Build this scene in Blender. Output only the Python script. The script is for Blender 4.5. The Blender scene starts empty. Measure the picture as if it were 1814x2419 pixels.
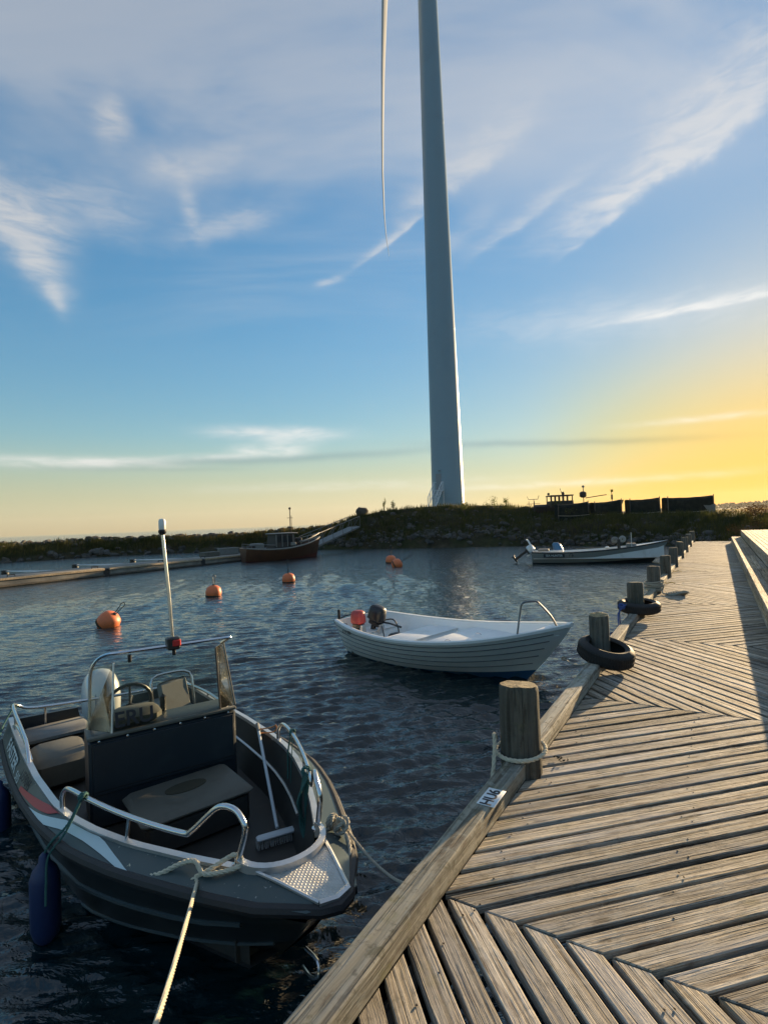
import bpy, math, random
import numpy as np
from mathutils import Vector, Matrix, noise
rnd = random.Random(7)
PI = math.pi
SC = bpy.context.scene
COL = SC.collection
EYE = 2.6          # camera height over the water (deck top is at 1.0)
DECK = 1.0
AZ = math.radians(31.85)   # direction of the pier, clockwise from +Y

# ------------------------------------------------------------------ camera
cam_d = bpy.data.cameras.new('camera'); cam = bpy.data.objects.new('camera', cam_d); COL.objects.link(cam)
SC.camera = cam
cam_d.sensor_fit = 'VERTICAL'; cam_d.sensor_height = 24.0
cam_d.lens = 24.0 * 1265.0 / 2419.0
cam_d.clip_start = 0.05; cam_d.clip_end = 60000
PITCH = math.atan(23.1 / 1265.0); ROLL = math.atan(0.039)
cam.matrix_world = (Matrix.Translation((0, 0, EYE)) @ Matrix.Rotation(PI / 2 + PITCH, 4, 'X') @ Matrix.Rotation(-ROLL, 4, 'Z'))

# ------------------------------------------------------------------ sun, sky, exposure
SUN_AZ = AZ + math.radians(8.0)      # clockwise from +Y
SUN_EL = math.radians(8.0)
sun_d = bpy.data.lights.new('sun', 'SUN'); sun = bpy.data.objects.new('sun', sun_d); COL.objects.link(sun)
sun_d.energy = 5.0; sun_d.angle = math.radians(0.6); sun_d.color = (1.0, 0.72, 0.40)
sdir = Vector((math.sin(SUN_AZ) * math.cos(SUN_EL), math.cos(SUN_AZ) * math.cos(SUN_EL), math.sin(SUN_EL)))
sun.rotation_euler = sdir.to_track_quat('Z', 'Y').to_euler()
sun.location = (20, 20, 30)

class NT:
    """tiny node-tree writer"""
    def __init__(s, tree): s.t = tree; s.n = tree.nodes; s.l = tree.links
    def node(s, typ, **kw):
        n = s.n.new(typ)
        for k, v in kw.items(): setattr(n, k, v)
        return n
    def put(s, sock, v):
        if v is None: return
        if isinstance(v, bpy.types.NodeSocket): s.l.new(v, sock)
        else: sock.default_value = v
    def m(s, op, a, b=None, c=None, clamp=False):
        n = s.n.new('ShaderNodeMath'); n.operation = op; n.use_clamp = clamp
        s.put(n.inputs[0], a); s.put(n.inputs[1], b); s.put(n.inputs[2], c)
        return n.outputs[0]
    def mix(s, f, a, b, blend='MIX'):
        n = s.n.new('ShaderNodeMix'); n.data_type = 'RGBA'; n.blend_type = blend
        s.put(n.inputs['Factor'], f); s.put(n.inputs[6], a); s.put(n.inputs[7], b)
        return n.outputs[2]
    def noise(s, vec, scale, detail=3.0, rough=0.5, dist=0.0, dims='3D'):
        n = s.n.new('ShaderNodeTexNoise'); n.noise_dimensions = dims
        s.put(n.inputs['Vector'], vec); s.put(n.inputs['Scale'], scale); s.put(n.inputs['Detail'], detail)
        s.put(n.inputs['Roughness'], rough); s.put(n.inputs['Distortion'], dist)
        return n.outputs['Fac']
    def ramp(s, f, stops):
        n = s.n.new('ShaderNodeValToRGB'); e = n.color_ramp.elements
        while len(e) < len(stops): e.new(0.5)
        for el, (p, c) in zip(e, stops): el.position = p; el.color = tuple(c) + (1,) if len(c) == 3 else c
        s.put(n.inputs[0], f)
        return n.outputs[0]
    def step(s, f, a, b):
        n = s.n.new('ShaderNodeMapRange'); n.interpolation_type = 'SMOOTHSTEP'
        s.put(n.inputs[0], f); s.put(n.inputs[1], a); s.put(n.inputs[2], b); s.put(n.inputs[3], 0.0); s.put(n.inputs[4], 1.0)
        return n.outputs[0]
    def vec(s, x, y, z):
        n = s.n.new('ShaderNodeCombineXYZ'); s.put(n.inputs[0], x); s.put(n.inputs[1], y); s.put(n.inputs[2], z)
        return n.outputs[0]
    def mapping(s, v, loc=(0, 0, 0), rot=(0, 0, 0), scale=(1, 1, 1)):
        n = s.n.new('ShaderNodeMapping'); s.put(n.inputs[0], v)
        n.inputs[1].default_value = loc; n.inputs[2].default_value = rot; n.inputs[3].default_value = scale
        return n.outputs[0]

SKY_ROLL = 0.40
world = bpy.data.worlds.new('World'); SC.world = world; world.use_nodes = True
W = NT(world.node_tree); W.n.clear()
sky = W.node('ShaderNodeTexSky', sky_type='NISHITA', sun_disc=False)
sky.sun_elevation = SUN_EL; sky.sun_rotation = SUN_AZ; sky.altitude = 0; sky.air_density = 1.0; sky.dust_density = 0.25; sky.ozone_density = 1.6
tc = W.node('ShaderNodeTexCoord')
nrm = W.node('ShaderNodeVectorMath', operation='NORMALIZE'); W.l.new(tc.outputs['Generated'], nrm.inputs[0])
sep = W.node('ShaderNodeSeparateXYZ'); W.l.new(nrm.outputs[0], sep.inputs[0])
dx, dy, dz = sep.outputs
az_ = W.m('MULTIPLY', W.m('ARCTAN2', dx, dy), 57.29578)
el_ = W.m('MULTIPLY', W.m('ARCSINE', dz), 57.29578)
# cirrus layer: a plane at constant height, streaks drawn out along one wind direction
zc = W.m('ADD', W.m('MAXIMUM', dz, 0.0), 0.06)
px = W.m('DIVIDE', dx, zc); py = W.m('DIVIDE', dy, zc)
plane = W.vec(px, py, 0.0)
wisp = W.noise(W.mapping(plane, rot=(0, 0, 0.55), scale=(0.55, 2.1, 1)), 1.3, 6, 0.62, 0.6)
broad = W.noise(W.mapping(plane, loc=(3.1, 1.7, 0), rot=(0, 0, 0.5), scale=(0.5, 0.9, 1)), 0.9, 4, 0.5, 0.3)
veil = W.m('MULTIPLY', W.step(broad, 0.42, 0.66), W.step(wisp, 0.30, 0.72))
veil = W.m('MULTIPLY', veil, W.step(el_, 14.0, 38.0))
big = W.noise(W.mapping(plane, loc=(0.4, 5.2, 0), rot=(0, 0, 0.4), scale=(0.8, 1.1, 1)), 1.15, 5, 0.55, 0.7)
high = W.m('MULTIPLY', W.step(el_, 24.0, 37.0), W.m('MULTIPLY', W.m('ADD', 0.20, W.m('MULTIPLY', W.step(big, 0.36, 0.62), 0.55)), W.m('ADD', 0.50, W.m('MULTIPLY', wisp, 0.75))))
cover = W.m('MAXIMUM', W.m('MULTIPLY', veil, 0.75), high)
# single cloud streaks: centre azimuth, elevation, slope, half length, half width, density, lower-edge sharpness
STREAKS = [
 (29.5, 29.6, .30, 10.5, 1.9, 1.0, 1), (34.5, 32.6, .26, 8.5, 3.6, .85, 1), (23.5, 26.6, .42, 4.0, .7, .6, 1), (31.8, 17.9, -.02, 8.5, .60, .95, 1), (22.9, 18.6, -.07, 13.5, 1.9, .30, 0),
 (-34.2, 26.2, -.35, 4.2, 2.5, 1.0, 0), (-32.4, 23.4, -.85, 3.2, 1.25, .95, 0), (-31.0, 21.0, -1.15, 1.5, .55, .6, 0), (-29.0, 28.6, .05, 6.0, 2.2, .5, 0),
 (2.4, 28.1, .51, 4.6, .50, .75, 1), (6.5, 31.0, .50, 4.5, 1.5, .45, 1), (11.2, 33.4, .43, 6.8, 1.9, .75, 1), (16.5, 28.4, .38, 6.5, 1.0, .50, 1), (9.5, 28.0, .45, 3.5, .9, .3, 0),
 (-25.9, 34.9, .5, 1.7, 1.5, .75, 0), (-20.4, 32.6, .1, 2.6, 1.0, .6, 0), (-19.0, 30.2, -1.25, 2.8, .8, .5, 0), (-15.0, 29.0, .30, 6.0, 1.1, .48, 0), (-16.5, 33.5, .5, 4.0, .9, .4, 0),
 (-28.6, 6.6, .0, 7.8, .50, .95, 0), (-17.0, 7.2, .03, 8.0, .35, .5, 0), (-11.0, 9.7, -.02, 6.8, .60, .8, 0), (-9.5, 9.0, -.03, 3.0, .7, .5, 0), (-12.0, 7.9, .01, 3.6, .60, .8, 0), (-4.8, 24.5, .27, 1.6, .35, .6, 0),
 (-3.0, 4.0, .0, 16.0, .5, .25, 0), (20.0, 3.2, .0, 14.0, .35, .35, 0), (30.5, 8.3, -.02, 6.0, .3, .4, 0)]
wv = W.vec(az_, el_, 0.0)
nfine = W.noise(W.mapping(wv, rot=(0, 0, -0.3), scale=(0.10, 0.42, 1)), 2.4, 5, 0.6, 0.5)
warp = W.m('SUBTRACT', W.noise(wv, 0.22, 4, 0.55), 0.5)
for a0, e0, th, L, wd, den, sharp in STREAKS:
    c, s_ = math.cos(th), math.sin(th)
    a = W.m('SUBTRACT', az_, a0); e = W.m('SUBTRACT', el_, e0)
    u = W.m('ADD', W.m('MULTIPLY', a, c / L), W.m('MULTIPLY', e, s_ / L))
    v = W.m('ADD', W.m('ADD', W.m('MULTIPLY', a, -s_ / wd), W.m('MULTIPLY', e, c / wd)), W.m('MULTIPLY', warp, 1.8 if wd > .6 else 1.0))
    if sharp:   # crisp lower edge, feathered upper side
        v = W.m('MULTIPLY', v, W.m('ADD', 1.0, W.m('MULTIPLY', W.m('LESS_THAN', v, 0.0), 1.6)))
    g = W.m('EXPONENT', W.m('MULTIPLY', W.m('ADD', W.m('POWER', W.m('ABSOLUTE', u), 3.0), W.m('MULTIPLY', v, v)), -1.0))
    g = W.m('MULTIPLY', g, W.m('MULTIPLY', den, W.m('ADD', 0.45, W.m('MULTIPLY', W.step(nfine, 0.28, 0.70), 0.8))))
    cover = W.m('SUBTRACT', 1.0, W.m('MULTIPLY', W.m('SUBTRACT', 1.0, cover), W.m('SUBTRACT', 1.0, W.m('MINIMUM', g, 1.0))))
# thin grey bars low over the sea
grey = None
for a0, e0, th, L, wd, den in [(-9.8, 7.0, .03, 17.0, .42, .55), (18.5, 7.3, -.06, 13.0, .34, .6), (-24.0, 6.0, .0, 9.0, .25, .3), (70, 7.5, .02, 20, .4, .4), (-75, 7, .02, 22, .4, .4), (150, 7, 0, 25, .4, .4)]:
    a = W.m('SUBTRACT', az_, a0); e = W.m('SUBTRACT', el_, e0)
    u = W.m('MULTIPLY', a, 1 / L); v = W.m('ADD', W.m('MULTIPLY', W.m('SUBTRACT', e, W.m('MULTIPLY', a, math.tan(th))), 1 / wd), warp)
    g = W.m('MULTIPLY', W.m('EXPONENT', W.m('MULTIPLY', W.m('ADD', W.m('POWER', W.m('ABSOLUTE', u), 3.0), W.m('MULTIPLY', v, v)), -1.0)), den)
    grey = g if grey is None else W.m('ADD', grey, g)
skyc = sky.outputs[0]
lum = W.node('ShaderNodeRGBToBW'); W.l.new(skyc, lum.inputs[0])
hs = W.node('ShaderNodeHueSaturation'); hs.inputs['Saturation'].default_value = 1.36; W.l.new(skyc, hs.inputs['Color'])
# the haze takes the edge off the glow round the sun: radiance rolls off smoothly with its own brightness
roll = W.m('DIVIDE', 1.0, W.m('ADD', 1.0, W.m('MULTIPLY', lum.outputs[0], SKY_ROLL)))
skyc = W.mix(1.0, hs.outputs[0], W.vec(roll, roll, roll), 'MULTIPLY')
lumh = W.node('ShaderNodeRGBToBW'); W.l.new(skyc, lumh.inputs[0])
hz = W.mix(1.0, W.vec(lumh.outputs[0], lumh.outputs[0], lumh.outputs[0]), (1.06, 1.0, 0.78, 1), 'MULTIPLY')
sund = W.node('ShaderNodeVectorMath', operation='DOT_PRODUCT'); W.l.new(nrm.outputs[0], sund.inputs[0]); sund.inputs[1].default_value = tuple(sdir)
near = W.step(sund.outputs['Value'], 0.80, 0.985)
skyc = W.mix(W.m('MULTIPLY', W.m('SUBTRACT', 1.0, W.step(el_, 0.0, 10.0)), W.m('SUBTRACT', 0.75, W.m('MULTIPLY', near, 0.5))), skyc, hz)     # pale sea haze near the horizon
gold = W.m('MULTIPLY', W.step(sund.outputs['Value'], 0.90, 0.995), W.m('SUBTRACT', 1.0, W.step(el_, 6.0, 18.0)))
skyc = W.mix(gold, skyc, W.mix(1.0, skyc, (1.18, 0.95, 0.52, 1), 'MULTIPLY'))     # low sun reddened by the air
lum2 = W.node('ShaderNodeRGBToBW'); W.l.new(skyc, lum2.inputs[0])
# cloud colour: the light of the sky around it, whitened
cw_ = W.m('ADD', W.m('MULTIPLY', lum2.outputs[0], 0.95), 1.25)
cl = W.mix(1.0, W.vec(cw_, cw_, cw_), (1.03, 1.0, 0.96, 1), 'MULTIPLY')
cl = W.mix(0.22, cl, skyc)
col = W.mix(W.m('MULTIPLY', cover, 0.92), skyc, cl)
gcl = W.mix(1.0, skyc, (0.60, 0.66, 0.76, 1), 'MULTIPLY')
col = W.mix(W.m('MINIMUM', grey, 0.8), col, gcl)
bg = W.node('ShaderNodeBackground'); bg.inputs['Strength'].default_value = 0.15
W.l.new(col, bg.inputs['Color'])
wo = W.node('ShaderNodeOutputWorld'); W.l.new(bg.outputs[0], wo.inputs[0])
SC.view_settings.view_transform = 'Standard'; SC.view_settings.look = 'None'; SC.view_settings.gamma = 1.0
SC.view_settings.use_curve_mapping = False; SC.view_settings.exposure = 1.3
SC.cycles.max_bounces = 8; SC.cycles.transparent_max_bounces = 12; SC.cycles.caustics_reflective = False; SC.cycles.caustics_refractive = False

# ------------------------------------------------------------------ materials
MATS = {}
def new_mat(name):
    m = bpy.data.materials.new(name); m.use_nodes = True; t = NT(m.node_tree); t.n.clear()
    b = t.node('ShaderNodeBsdfPrincipled'); o = t.node('ShaderNodeOutputMaterial'); t.l.new(b.outputs[0], o.inputs[0])
    MATS[name] = m
    return m, t, b
def simple(name, col, rough=0.5, metal=0.0, var=0.12, nscale=14.0, bump=0.0, coat=0.0, dirt=None, dirt_amt=0.5):
    m, t, b = new_mat(name)
    tcn = t.node('ShaderNodeTexCoord').outputs['Object']
    n = t.noise(tcn, nscale, 4, 0.6)
    c0 = tuple(x * (1 - var) for x in col) + (1,); c1 = tuple(min(1, x * (1 + var)) for x in col) + (1,)
    c = t.mix(n, c0, c1)
    if dirt:
        d = t.m('MULTIPLY', t.step(t.noise(tcn, nscale * 0.35, 5, 0.65, 0.4), 0.48, 0.72), dirt_amt)
        c = t.mix(d, c, tuple(dirt) + (1,))
    t.put(b.inputs['Base Color'], c); b.inputs['Metallic'].default_value = metal
    t.put(b.inputs['Roughness'], t.m('ADD', rough - 0.06, t.m('MULTIPLY', n, 0.12)))
    b.inputs['Coat Weight'].default_value = coat
    if bump:
        bn = t.node('ShaderNodeBump'); bn.inputs['Strength'].default_value = bump; bn.inputs['Distance'].default_value = 0.01
        t.put(bn.inputs['Height'], t.noise(tcn, nscale * 2, 4, 0.6)); t.l.new(bn.outputs[0], b.inputs['Normal'])
    return m
def wood(name, light, mid, dark, grain=1.0, lichen=0.25, axis='X', bump=0.75, mottle=0.35, crack=0.85, blotch=0.3):
    m, t, b = new_mat(name)
    oi = t.node('ShaderNodeObjectInfo').outputs['Random']
    oc = t.node('ShaderNodeTexCoord').outputs['Object']
    off = t.node('ShaderNodeVectorMath', operation='ADD'); t.l.new(oc, off.inputs[0])
    t.put(off.inputs[1], t.vec(t.m('MULTIPLY', oi, 37.0), t.m('MULTIPLY', oi, 91.0), t.m('MULTIPLY', oi, 13.0)))
    v = off.outputs[0]
    lo = {'X': (1.0, 26, 26), 'Z': (26, 26, 1.0), 'Y': (26, 1.0, 26)}[axis]
    g1 = t.noise(t.mapping(v, scale=lo), 1.6 * grain, 5, 0.65, 0.9)
    lo2 = tuple(1.6 if x == 1.0 else 95 for x in lo)
    g2 = t.noise(t.mapping(v, scale=lo2), 1.0 * grain, 3, 0.6, 0.3)
    lo3 = tuple(0.9 if x == 1.0 else 7 for x in lo)
    g3 = t.noise(t.mapping(v, scale=lo3), 1.0, 4, 0.6, 0.5)
    c = t.ramp(g1, [(0.30, dark), (0.45, mid), (0.60, light)])
    c = t.mix(t.m('MULTIPLY', t.step(g2, 0.53, 0.68), crack), c, tuple(x * 0.42 for x in dark) + (1,))
    # knots and dark blotches
    kn = t.node('ShaderNodeTexVoronoi'); kn.inputs['Scale'].default_value = 1.0
    t.put(kn.inputs['Vector'], t.mapping(v, scale=tuple(2.4 if x == 1.0 else 8.5 for x in lo)))
    k = t.m('SUBTRACT', 1.0, t.step(kn.outputs['Distance'], 0.05, 0.16))
    c = t.mix(t.m('MULTIPLY', k, 0.8), c, tuple(x * 0.35 for x in dark) + (1,))
    st_ = t.noise(t.mapping(v, scale=tuple(1.3 if x == 1.0 else 10 for x in lo)), 1.3, 6, 0.7, 1.2)
    c = t.mix(t.m('MULTIPLY', t.step(st_, 0.52, 0.66), 0.75), c, (dark[0] * .9, dark[1] * .72, dark[2] * .62, 1))
    mot = t.noise(v, 26.0, 4, 0.7)
    c = t.mix(t.m('MULTIPLY', t.step(mot, 0.52, 0.72), mottle), c, tuple(x * 0.55 for x in mid) + (1,))
    bl = t.noise(v, 7.0, 6, 0.72, 0.6)
    c = t.mix(t.m('MULTIPLY', t.step(bl, 0.52, 0.62), blotch), c, (light[0] * .86, light[1] * .92, light[2] * .98, 1))
    c = t.mix(t.m('MULTIPLY', t.step(t.noise(v, 11.0, 5, 0.7), 0.56, 0.66), blotch), c, (dark[0] * 1.1, dark[1] * 1.15, dark[2] * .95, 1))
    # silvered, greened and reddish patches; each board has its own tone
    c = t.mix(t.m('MULTIPLY', t.step(g3, 0.52, 0.70), 0.6), c, (light[0] * .82, light[1] * .90, light[2] * 1.12, 1))
    li = t.step(t.noise(v, 3.2, 5, 0.7), 0.56, 0.70)
    c = t.mix(t.m('MULTIPLY', li, lichen), c, (0.20, 0.19, 0.055, 1))
    tone = t.node('ShaderNodeHueSaturation'); t.l.new(c, tone.inputs['Color'])
    t.put(tone.inputs['Value'], t.m('ADD', 0.70, t.m('MULTIPLY', oi, 0.62)))
    t.put(tone.inputs['Saturation'], t.m('ADD', 0.62, t.m('MULTIPLY', t.m('FRACT', t.m('MULTIPLY', oi, 7.3)), 0.4)))
    t.l.new(tone.outputs[0], b.inputs['Base Color'])
    b.inputs['Roughness'].default_value = 0.82; b.inputs['Specular IOR Level'].default_value = 0.25
    bn = t.node('ShaderNodeBump'); bn.inputs['Strength'].default_value = bump; bn.inputs['Distance'].default_value = 0.012
    h = t.m('SUBTRACT', t.m('ADD', g1, t.m('MULTIPLY', g3, 0.4)), t.m('MULTIPLY', t.step(g2, 0.5, 0.75), 0.9))
    t.put(bn.inputs['Height'], h); t.l.new(bn.outputs[0], b.inputs['Normal'])
    return m
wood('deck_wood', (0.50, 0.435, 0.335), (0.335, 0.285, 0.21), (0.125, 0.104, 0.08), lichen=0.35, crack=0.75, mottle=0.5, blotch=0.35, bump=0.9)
wood('beam_wood', (0.33, 0.305, 0.23), (0.22, 0.20, 0.145), (0.105, 0.095, 0.07), grain=0.55, lichen=0.6, axis='Y', mottle=0.9, crack=0.35, blotch=0.75, bump=1.0)
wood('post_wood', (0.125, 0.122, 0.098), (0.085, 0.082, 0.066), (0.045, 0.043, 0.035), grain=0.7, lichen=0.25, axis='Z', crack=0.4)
wood('end_wood', (0.42, 0.33, 0.17), (0.30, 0.23, 0.12), (0.15, 0.11, 0.06), grain=0.6, axis='Z', lichen=0.5)
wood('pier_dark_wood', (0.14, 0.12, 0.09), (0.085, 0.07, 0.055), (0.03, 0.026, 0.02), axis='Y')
simple('steel', (0.62, 0.64, 0.66), 0.22, 1.0, 0.06)
simple('aluminium', (0.60, 0.61, 0.61), 0.42, 0.85, 0.10, 9, dirt=(0.30, 0.29, 0.26), dirt_amt=0.5)
simple('rubber', (0.022, 0.022, 0.024), 0.65, 0, 0.2, 30, bump=0.3)
simple('tyre_rubber', (0.013, 0.013, 0.014), 0.7, 0, 0.25, 22, bump=0.25, dirt=(0.05, 0.046, 0.04), dirt_amt=0.4)
simple('black_plastic', (0.018, 0.018, 0.020), 0.38)
simple('nail_iron', (0.045, 0.035, 0.028), 0.7)
simple('rope_grey', (0.34, 0.32, 0.26), 0.85, 0, 0.3, 60)
simple('rope_pale', (0.55, 0.50, 0.38), 0.85, 0, 0.25, 60)
simple('rope_green', (0.035, 0.12, 0.11), 0.8, 0, 0.3, 60)
simple('rope_blue', (0.05, 0.09, 0.26), 0.8, 0, 0.3, 60)
simple('rope_yellow', (0.50, 0.34, 0.05), 0.8, 0, 0.2, 60)
simple('rope_orange', (0.55, 0.22, 0.07), 0.8, 0, 0.2, 60)
simple('plate_white', (0.72, 0.76, 0.78), 0.5, 0, 0.05, 20, dirt=(0.45, 0.44, 0.38), dirt_amt=0.3)
simple('ink_black', (0.015, 0.015, 0.02), 0.6)

# ------------------------------------------------------------------ mesh writer
class MB:
    def __init__(s): s.v = []; s.f = []
    def add(s, vs, fs):
        o = len(s.v); s.v += [tuple(v) for v in vs]; s.f += [tuple(i + o for i in f) for f in fs]; return s
    def box(s, c, d, rz=0.0, taper=1.0):
        x, y, z = d[0] / 2, d[1] / 2, d[2] / 2; co, si = math.cos(rz), math.sin(rz); vs = []
        for zz, k in ((-z, 1.0), (z, taper)):
            for a, b in ((-x, -y), (x, -y), (x, y), (-x, y)):
                a *= k; b *= k
                vs.append((c[0] + a * co - b * si, c[1] + a * si + b * co, c[2] + zz))
        return s.add(vs, [(3, 2, 1, 0), (4, 5, 6, 7), (0, 1, 5, 4), (1, 2, 6, 5), (2, 3, 7, 6), (3, 0, 4, 7)])
    def bbox(s, c, d, bev=0.01, rz=0.0):
        """box with chamfered vertical and horizontal edges"""
        x, y, z = d[0] / 2, d[1] / 2, d[2] / 2; bev = min(bev, x * .9, y * .9, z * .9)
        def ring(ix, zz):
            xx, yy = x - ix, y - ix; q = bev
            return [(-xx + q, -yy, zz), (xx - q, -yy, zz), (xx, -yy + q, zz), (xx, yy - q, zz), (xx - q, yy, zz), (-xx + q, yy, zz), (-xx, yy - q, zz), (-xx, -yy + q, zz)]
        rings = [ring(bev, -z), ring(0, -z + bev), ring(0, z - bev), ring(bev, z)]
        co, si = math.cos(rz), math.sin(rz)
        rings = [[(c[0] + a * co - b * si, c[1] + a * si + b * co, c[2] + zz) for a, b, zz in r] for r in rings]
        return s.loft(rings, cap=True)
    def loft(s, rings, closed=True, cap=False, flip=False):
        n = len(rings[0]); vs = [p for r in rings for p in r]; fs = []
        for i in range(len(rings) - 1):
            for j in range(n if closed else n - 1):
                k = (j + 1) % n; q = (i * n + j, i * n + k, (i + 1) * n + k, (i + 1) * n + j)
                fs.append(q[::-1] if flip else q)
        if cap:
            a = tuple(range(n)); b = tuple((len(rings) - 1) * n + j for j in range(n))
            fs += [a[::-1] if not flip else a, b if not flip else b[::-1]]
        return s.add(vs, fs)
    def tube(s, pts, r, seg=8, cap=True, smooth=0):
        pts = [Vector(p) for p in pts]
        if smooth: pts = spline(pts, smooth)
        n = len(pts); rr = r if isinstance(r, (list, tuple)) else [r] * n
        if len(rr) != n: rr = list(np.interp(np.linspace(0, 1, n), np.linspace(0, 1, len(rr)), rr))
        tan = [(pts[min(i + 1, n - 1)] - pts[max(i - 1, 0)]).normalized() for i in range(n)]
        up = Vector((0, 0, 1)) if abs(tan[0].z) < .9 else Vector((1, 0, 0))
        nx = (up - tan[0] * up.dot(tan[0])).normalized(); rings = []
        for i in range(n):
            nx = nx - tan[i] * nx.dot(tan[i])
            if nx.length < 1e-6: nx = tan[i].orthogonal()
            nx.normalize(); ny = tan[i].cross(nx)
            rings.append([tuple(pts[i] + (nx * math.cos(2 * PI * j / seg) + ny * math.sin(2 * PI * j / seg)) * rr[i]) for j in range(seg)])
        return s.loft(rings, cap=cap)
    def lathe(s, prof, seg=24, c=(0, 0, 0), axis='Z', cap=False):
        rings = []
        for r, z in prof:
            ring = []
            for j in range(seg):
                a = 2 * PI * j / seg; p = (r * math.cos(a), r * math.sin(a), z)
                if axis == 'X': p = (p[2], p[0], p[1])
                if axis == 'Y': p = (p[1], p[2], p[0])
                ring.append((c[0] + p[0], c[1] + p[1], c[2] + p[2]))
            rings.append(ring)
        return s.loft(rings, cap=cap)
    def prism(s, poly, z0, z1, bev=0.0):
        n = len(poly)
        if bev:
            ctr = (sum(p[0] for p in poly) / n, sum(p[1] for p in poly) / n)
            inn = inset(poly, bev)
            rings = [[(x, y, z0) for x, y in poly], [(x, y, z1 - bev * .8) for x, y in poly], [(x, y, z1) for x, y in inn]]
        else: rings = [[(x, y, z0) for x, y in poly], [(x, y, z1) for x, y in poly]]
        return s.loft(rings, cap=True)
    def ball(s, c, r, seg=12, rings=8):
        rx, ry, rz = (r, r, r) if not isinstance(r, (tuple, list)) else r
        R = []
        for i in range(1, rings):
            t = PI * i / rings
            R.append([(c[0] + rx * math.sin(t) * math.cos(2 * PI * j / seg), c[1] + ry * math.sin(t) * math.sin(2 * PI * j / seg), c[2] - rz * math.cos(t)) for j in range(seg)])
        return s.loft(R, cap=True)
    def rope(s, pts, r, smooth=6, twist=7.0, seg=5):
        """three laid strands"""
        P_ = spline([Vector(p) for p in pts], smooth); P_ = resample(P_, r * 1.1)
        n = len(P_)
        tan = [(P_[min(i + 1, n - 1)] - P_[max(i - 1, 0)]).normalized() for i in range(n)]
        nx = tan[0].orthogonal().normalized(); fr = []
        for i in range(n):
            nx = (nx - tan[i] * nx.dot(tan[i])).normalized(); fr.append((nx.copy(), tan[i].cross(nx)))
        for k in range(3):
            path = []
            for i in range(n):
                a = 2 * PI * (k / 3 + i * 1.1 / twist); path.append(P_[i] + (fr[i][0] * math.cos(a) + fr[i][1] * math.sin(a)) * r * .5)
            s.tube(path, r * .56, seg)
        return s
    def mesh(s, name, mat=None, smooth=True, angle=40):
        me = bpy.data.meshes.new(name); me.from_pydata(s.v, [], s.f); me.update()
        if mat: me.materials.append(MATS[mat])
        if smooth:
            me.shade_smooth()
            try: me.set_sharp_from_angle(angle=math.radians(angle))
            except Exception: pass
        return me
    def build(s, name, mat, parent=None, loc=(0, 0, 0), rot=(0, 0, 0), smooth=True, angle=40):
        return put(name, s.mesh(name, mat, smooth, angle), parent, loc, rot)
def put(name, me, parent=None, loc=(0, 0, 0), rot=(0, 0, 0), scale=None):
    o = bpy.data.objects.new(name, me); COL.objects.link(o); o.location = loc; o.rotation_euler = rot
    if scale: o.scale = scale
    if parent: o.parent = parent
    return o
def spline(pts, k):
    if len(pts) < 3 or k < 2: return pts
    out = []
    for i in range(len(pts) - 1):
        p0, p1, p2, p3 = pts[max(i - 1, 0)], pts[i], pts[i + 1], pts[min(i + 2, len(pts) - 1)]
        for j in range(k):
            t = j / k
            out.append(0.5 * ((2 * p1) + (p2 - p0) * t + (2 * p0 - 5 * p1 + 4 * p2 - p3) * t * t + (3 * p1 - p0 - 3 * p2 + p3) * t ** 3))
    return out + [pts[-1]]
def resample(pts, step):
    out = [pts[0]]; acc = 0.0
    for a, b in zip(pts, pts[1:]):
        d = (b - a).length
        if d < 1e-9: continue
        t = step - acc
        while t <= d: out.append(a + (b - a) * (t / d)); t += step
        acc = d - (t - step)
    return out
def inset(poly, d):
    n = len(poly); A = sum(poly[i][0] * poly[(i + 1) % n][1] - poly[(i + 1) % n][0] * poly[i][1] for i in range(n)); sg = 1 if A > 0 else -1
    out = []
    for i in range(n):
        p0, p1, p2 = Vector(poly[i - 1]), Vector(poly[i]), Vector(poly[(i + 1) % n])
        e1 = (p1 - p0).normalized(); e2 = (p2 - p1).normalized()
        n1 = Vector((-e1.y, e1.x)) * sg; n2 = Vector((-e2.y, e2.x)) * sg
        b = n1 + n2; k = b.length_squared / 2
        b = b * (d / k) if k > .15 else n1 * d
        out.append((p1.x + b.x, p1.y + b.y))
    return out
def tag(o, label, cat, group=None):
    o['label'] = label; o['category'] = cat
    if group: o['group'] = group
    return o
def thing(name, label, cat, loc=(0, 0, 0), rz=0.0, group=None):
    o = bpy.data.objects.new(name, None); COL.objects.link(o); o.location = loc; o.rotation_euler = (0, 0, rz); o.empty_display_size = .2
    return tag(o, label, cat, group)
def struct(o): o['kind'] = 'structure'; return o
def stuff(o): o['kind'] = 'stuff'; return o
def text_mesh(body, size, mat, extrude=0.0006, bold=False):
    cu = bpy.data.curves.new('lettering', 'FONT'); cu.body = body; cu.size = size; cu.extrude = extrude; cu.align_x = 'CENTER'; cu.align_y = 'CENTER'
    if bold: cu.offset = size * .018
    ob = bpy.data.objects.new('lettering', cu); COL.objects.link(ob)
    dg = bpy.context.evaluated_depsgraph_get(); me = bpy.data.meshes.new_from_object(ob.evaluated_get(dg))
    me.materials.clear(); me.materials.append(MATS[mat])
    bpy.data.objects.remove(ob); return me
def fbm(x, y, z=0.0, o=4): return noise.fractal(Vector((x, y, z)), 1.0, 2.0, o)
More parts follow.
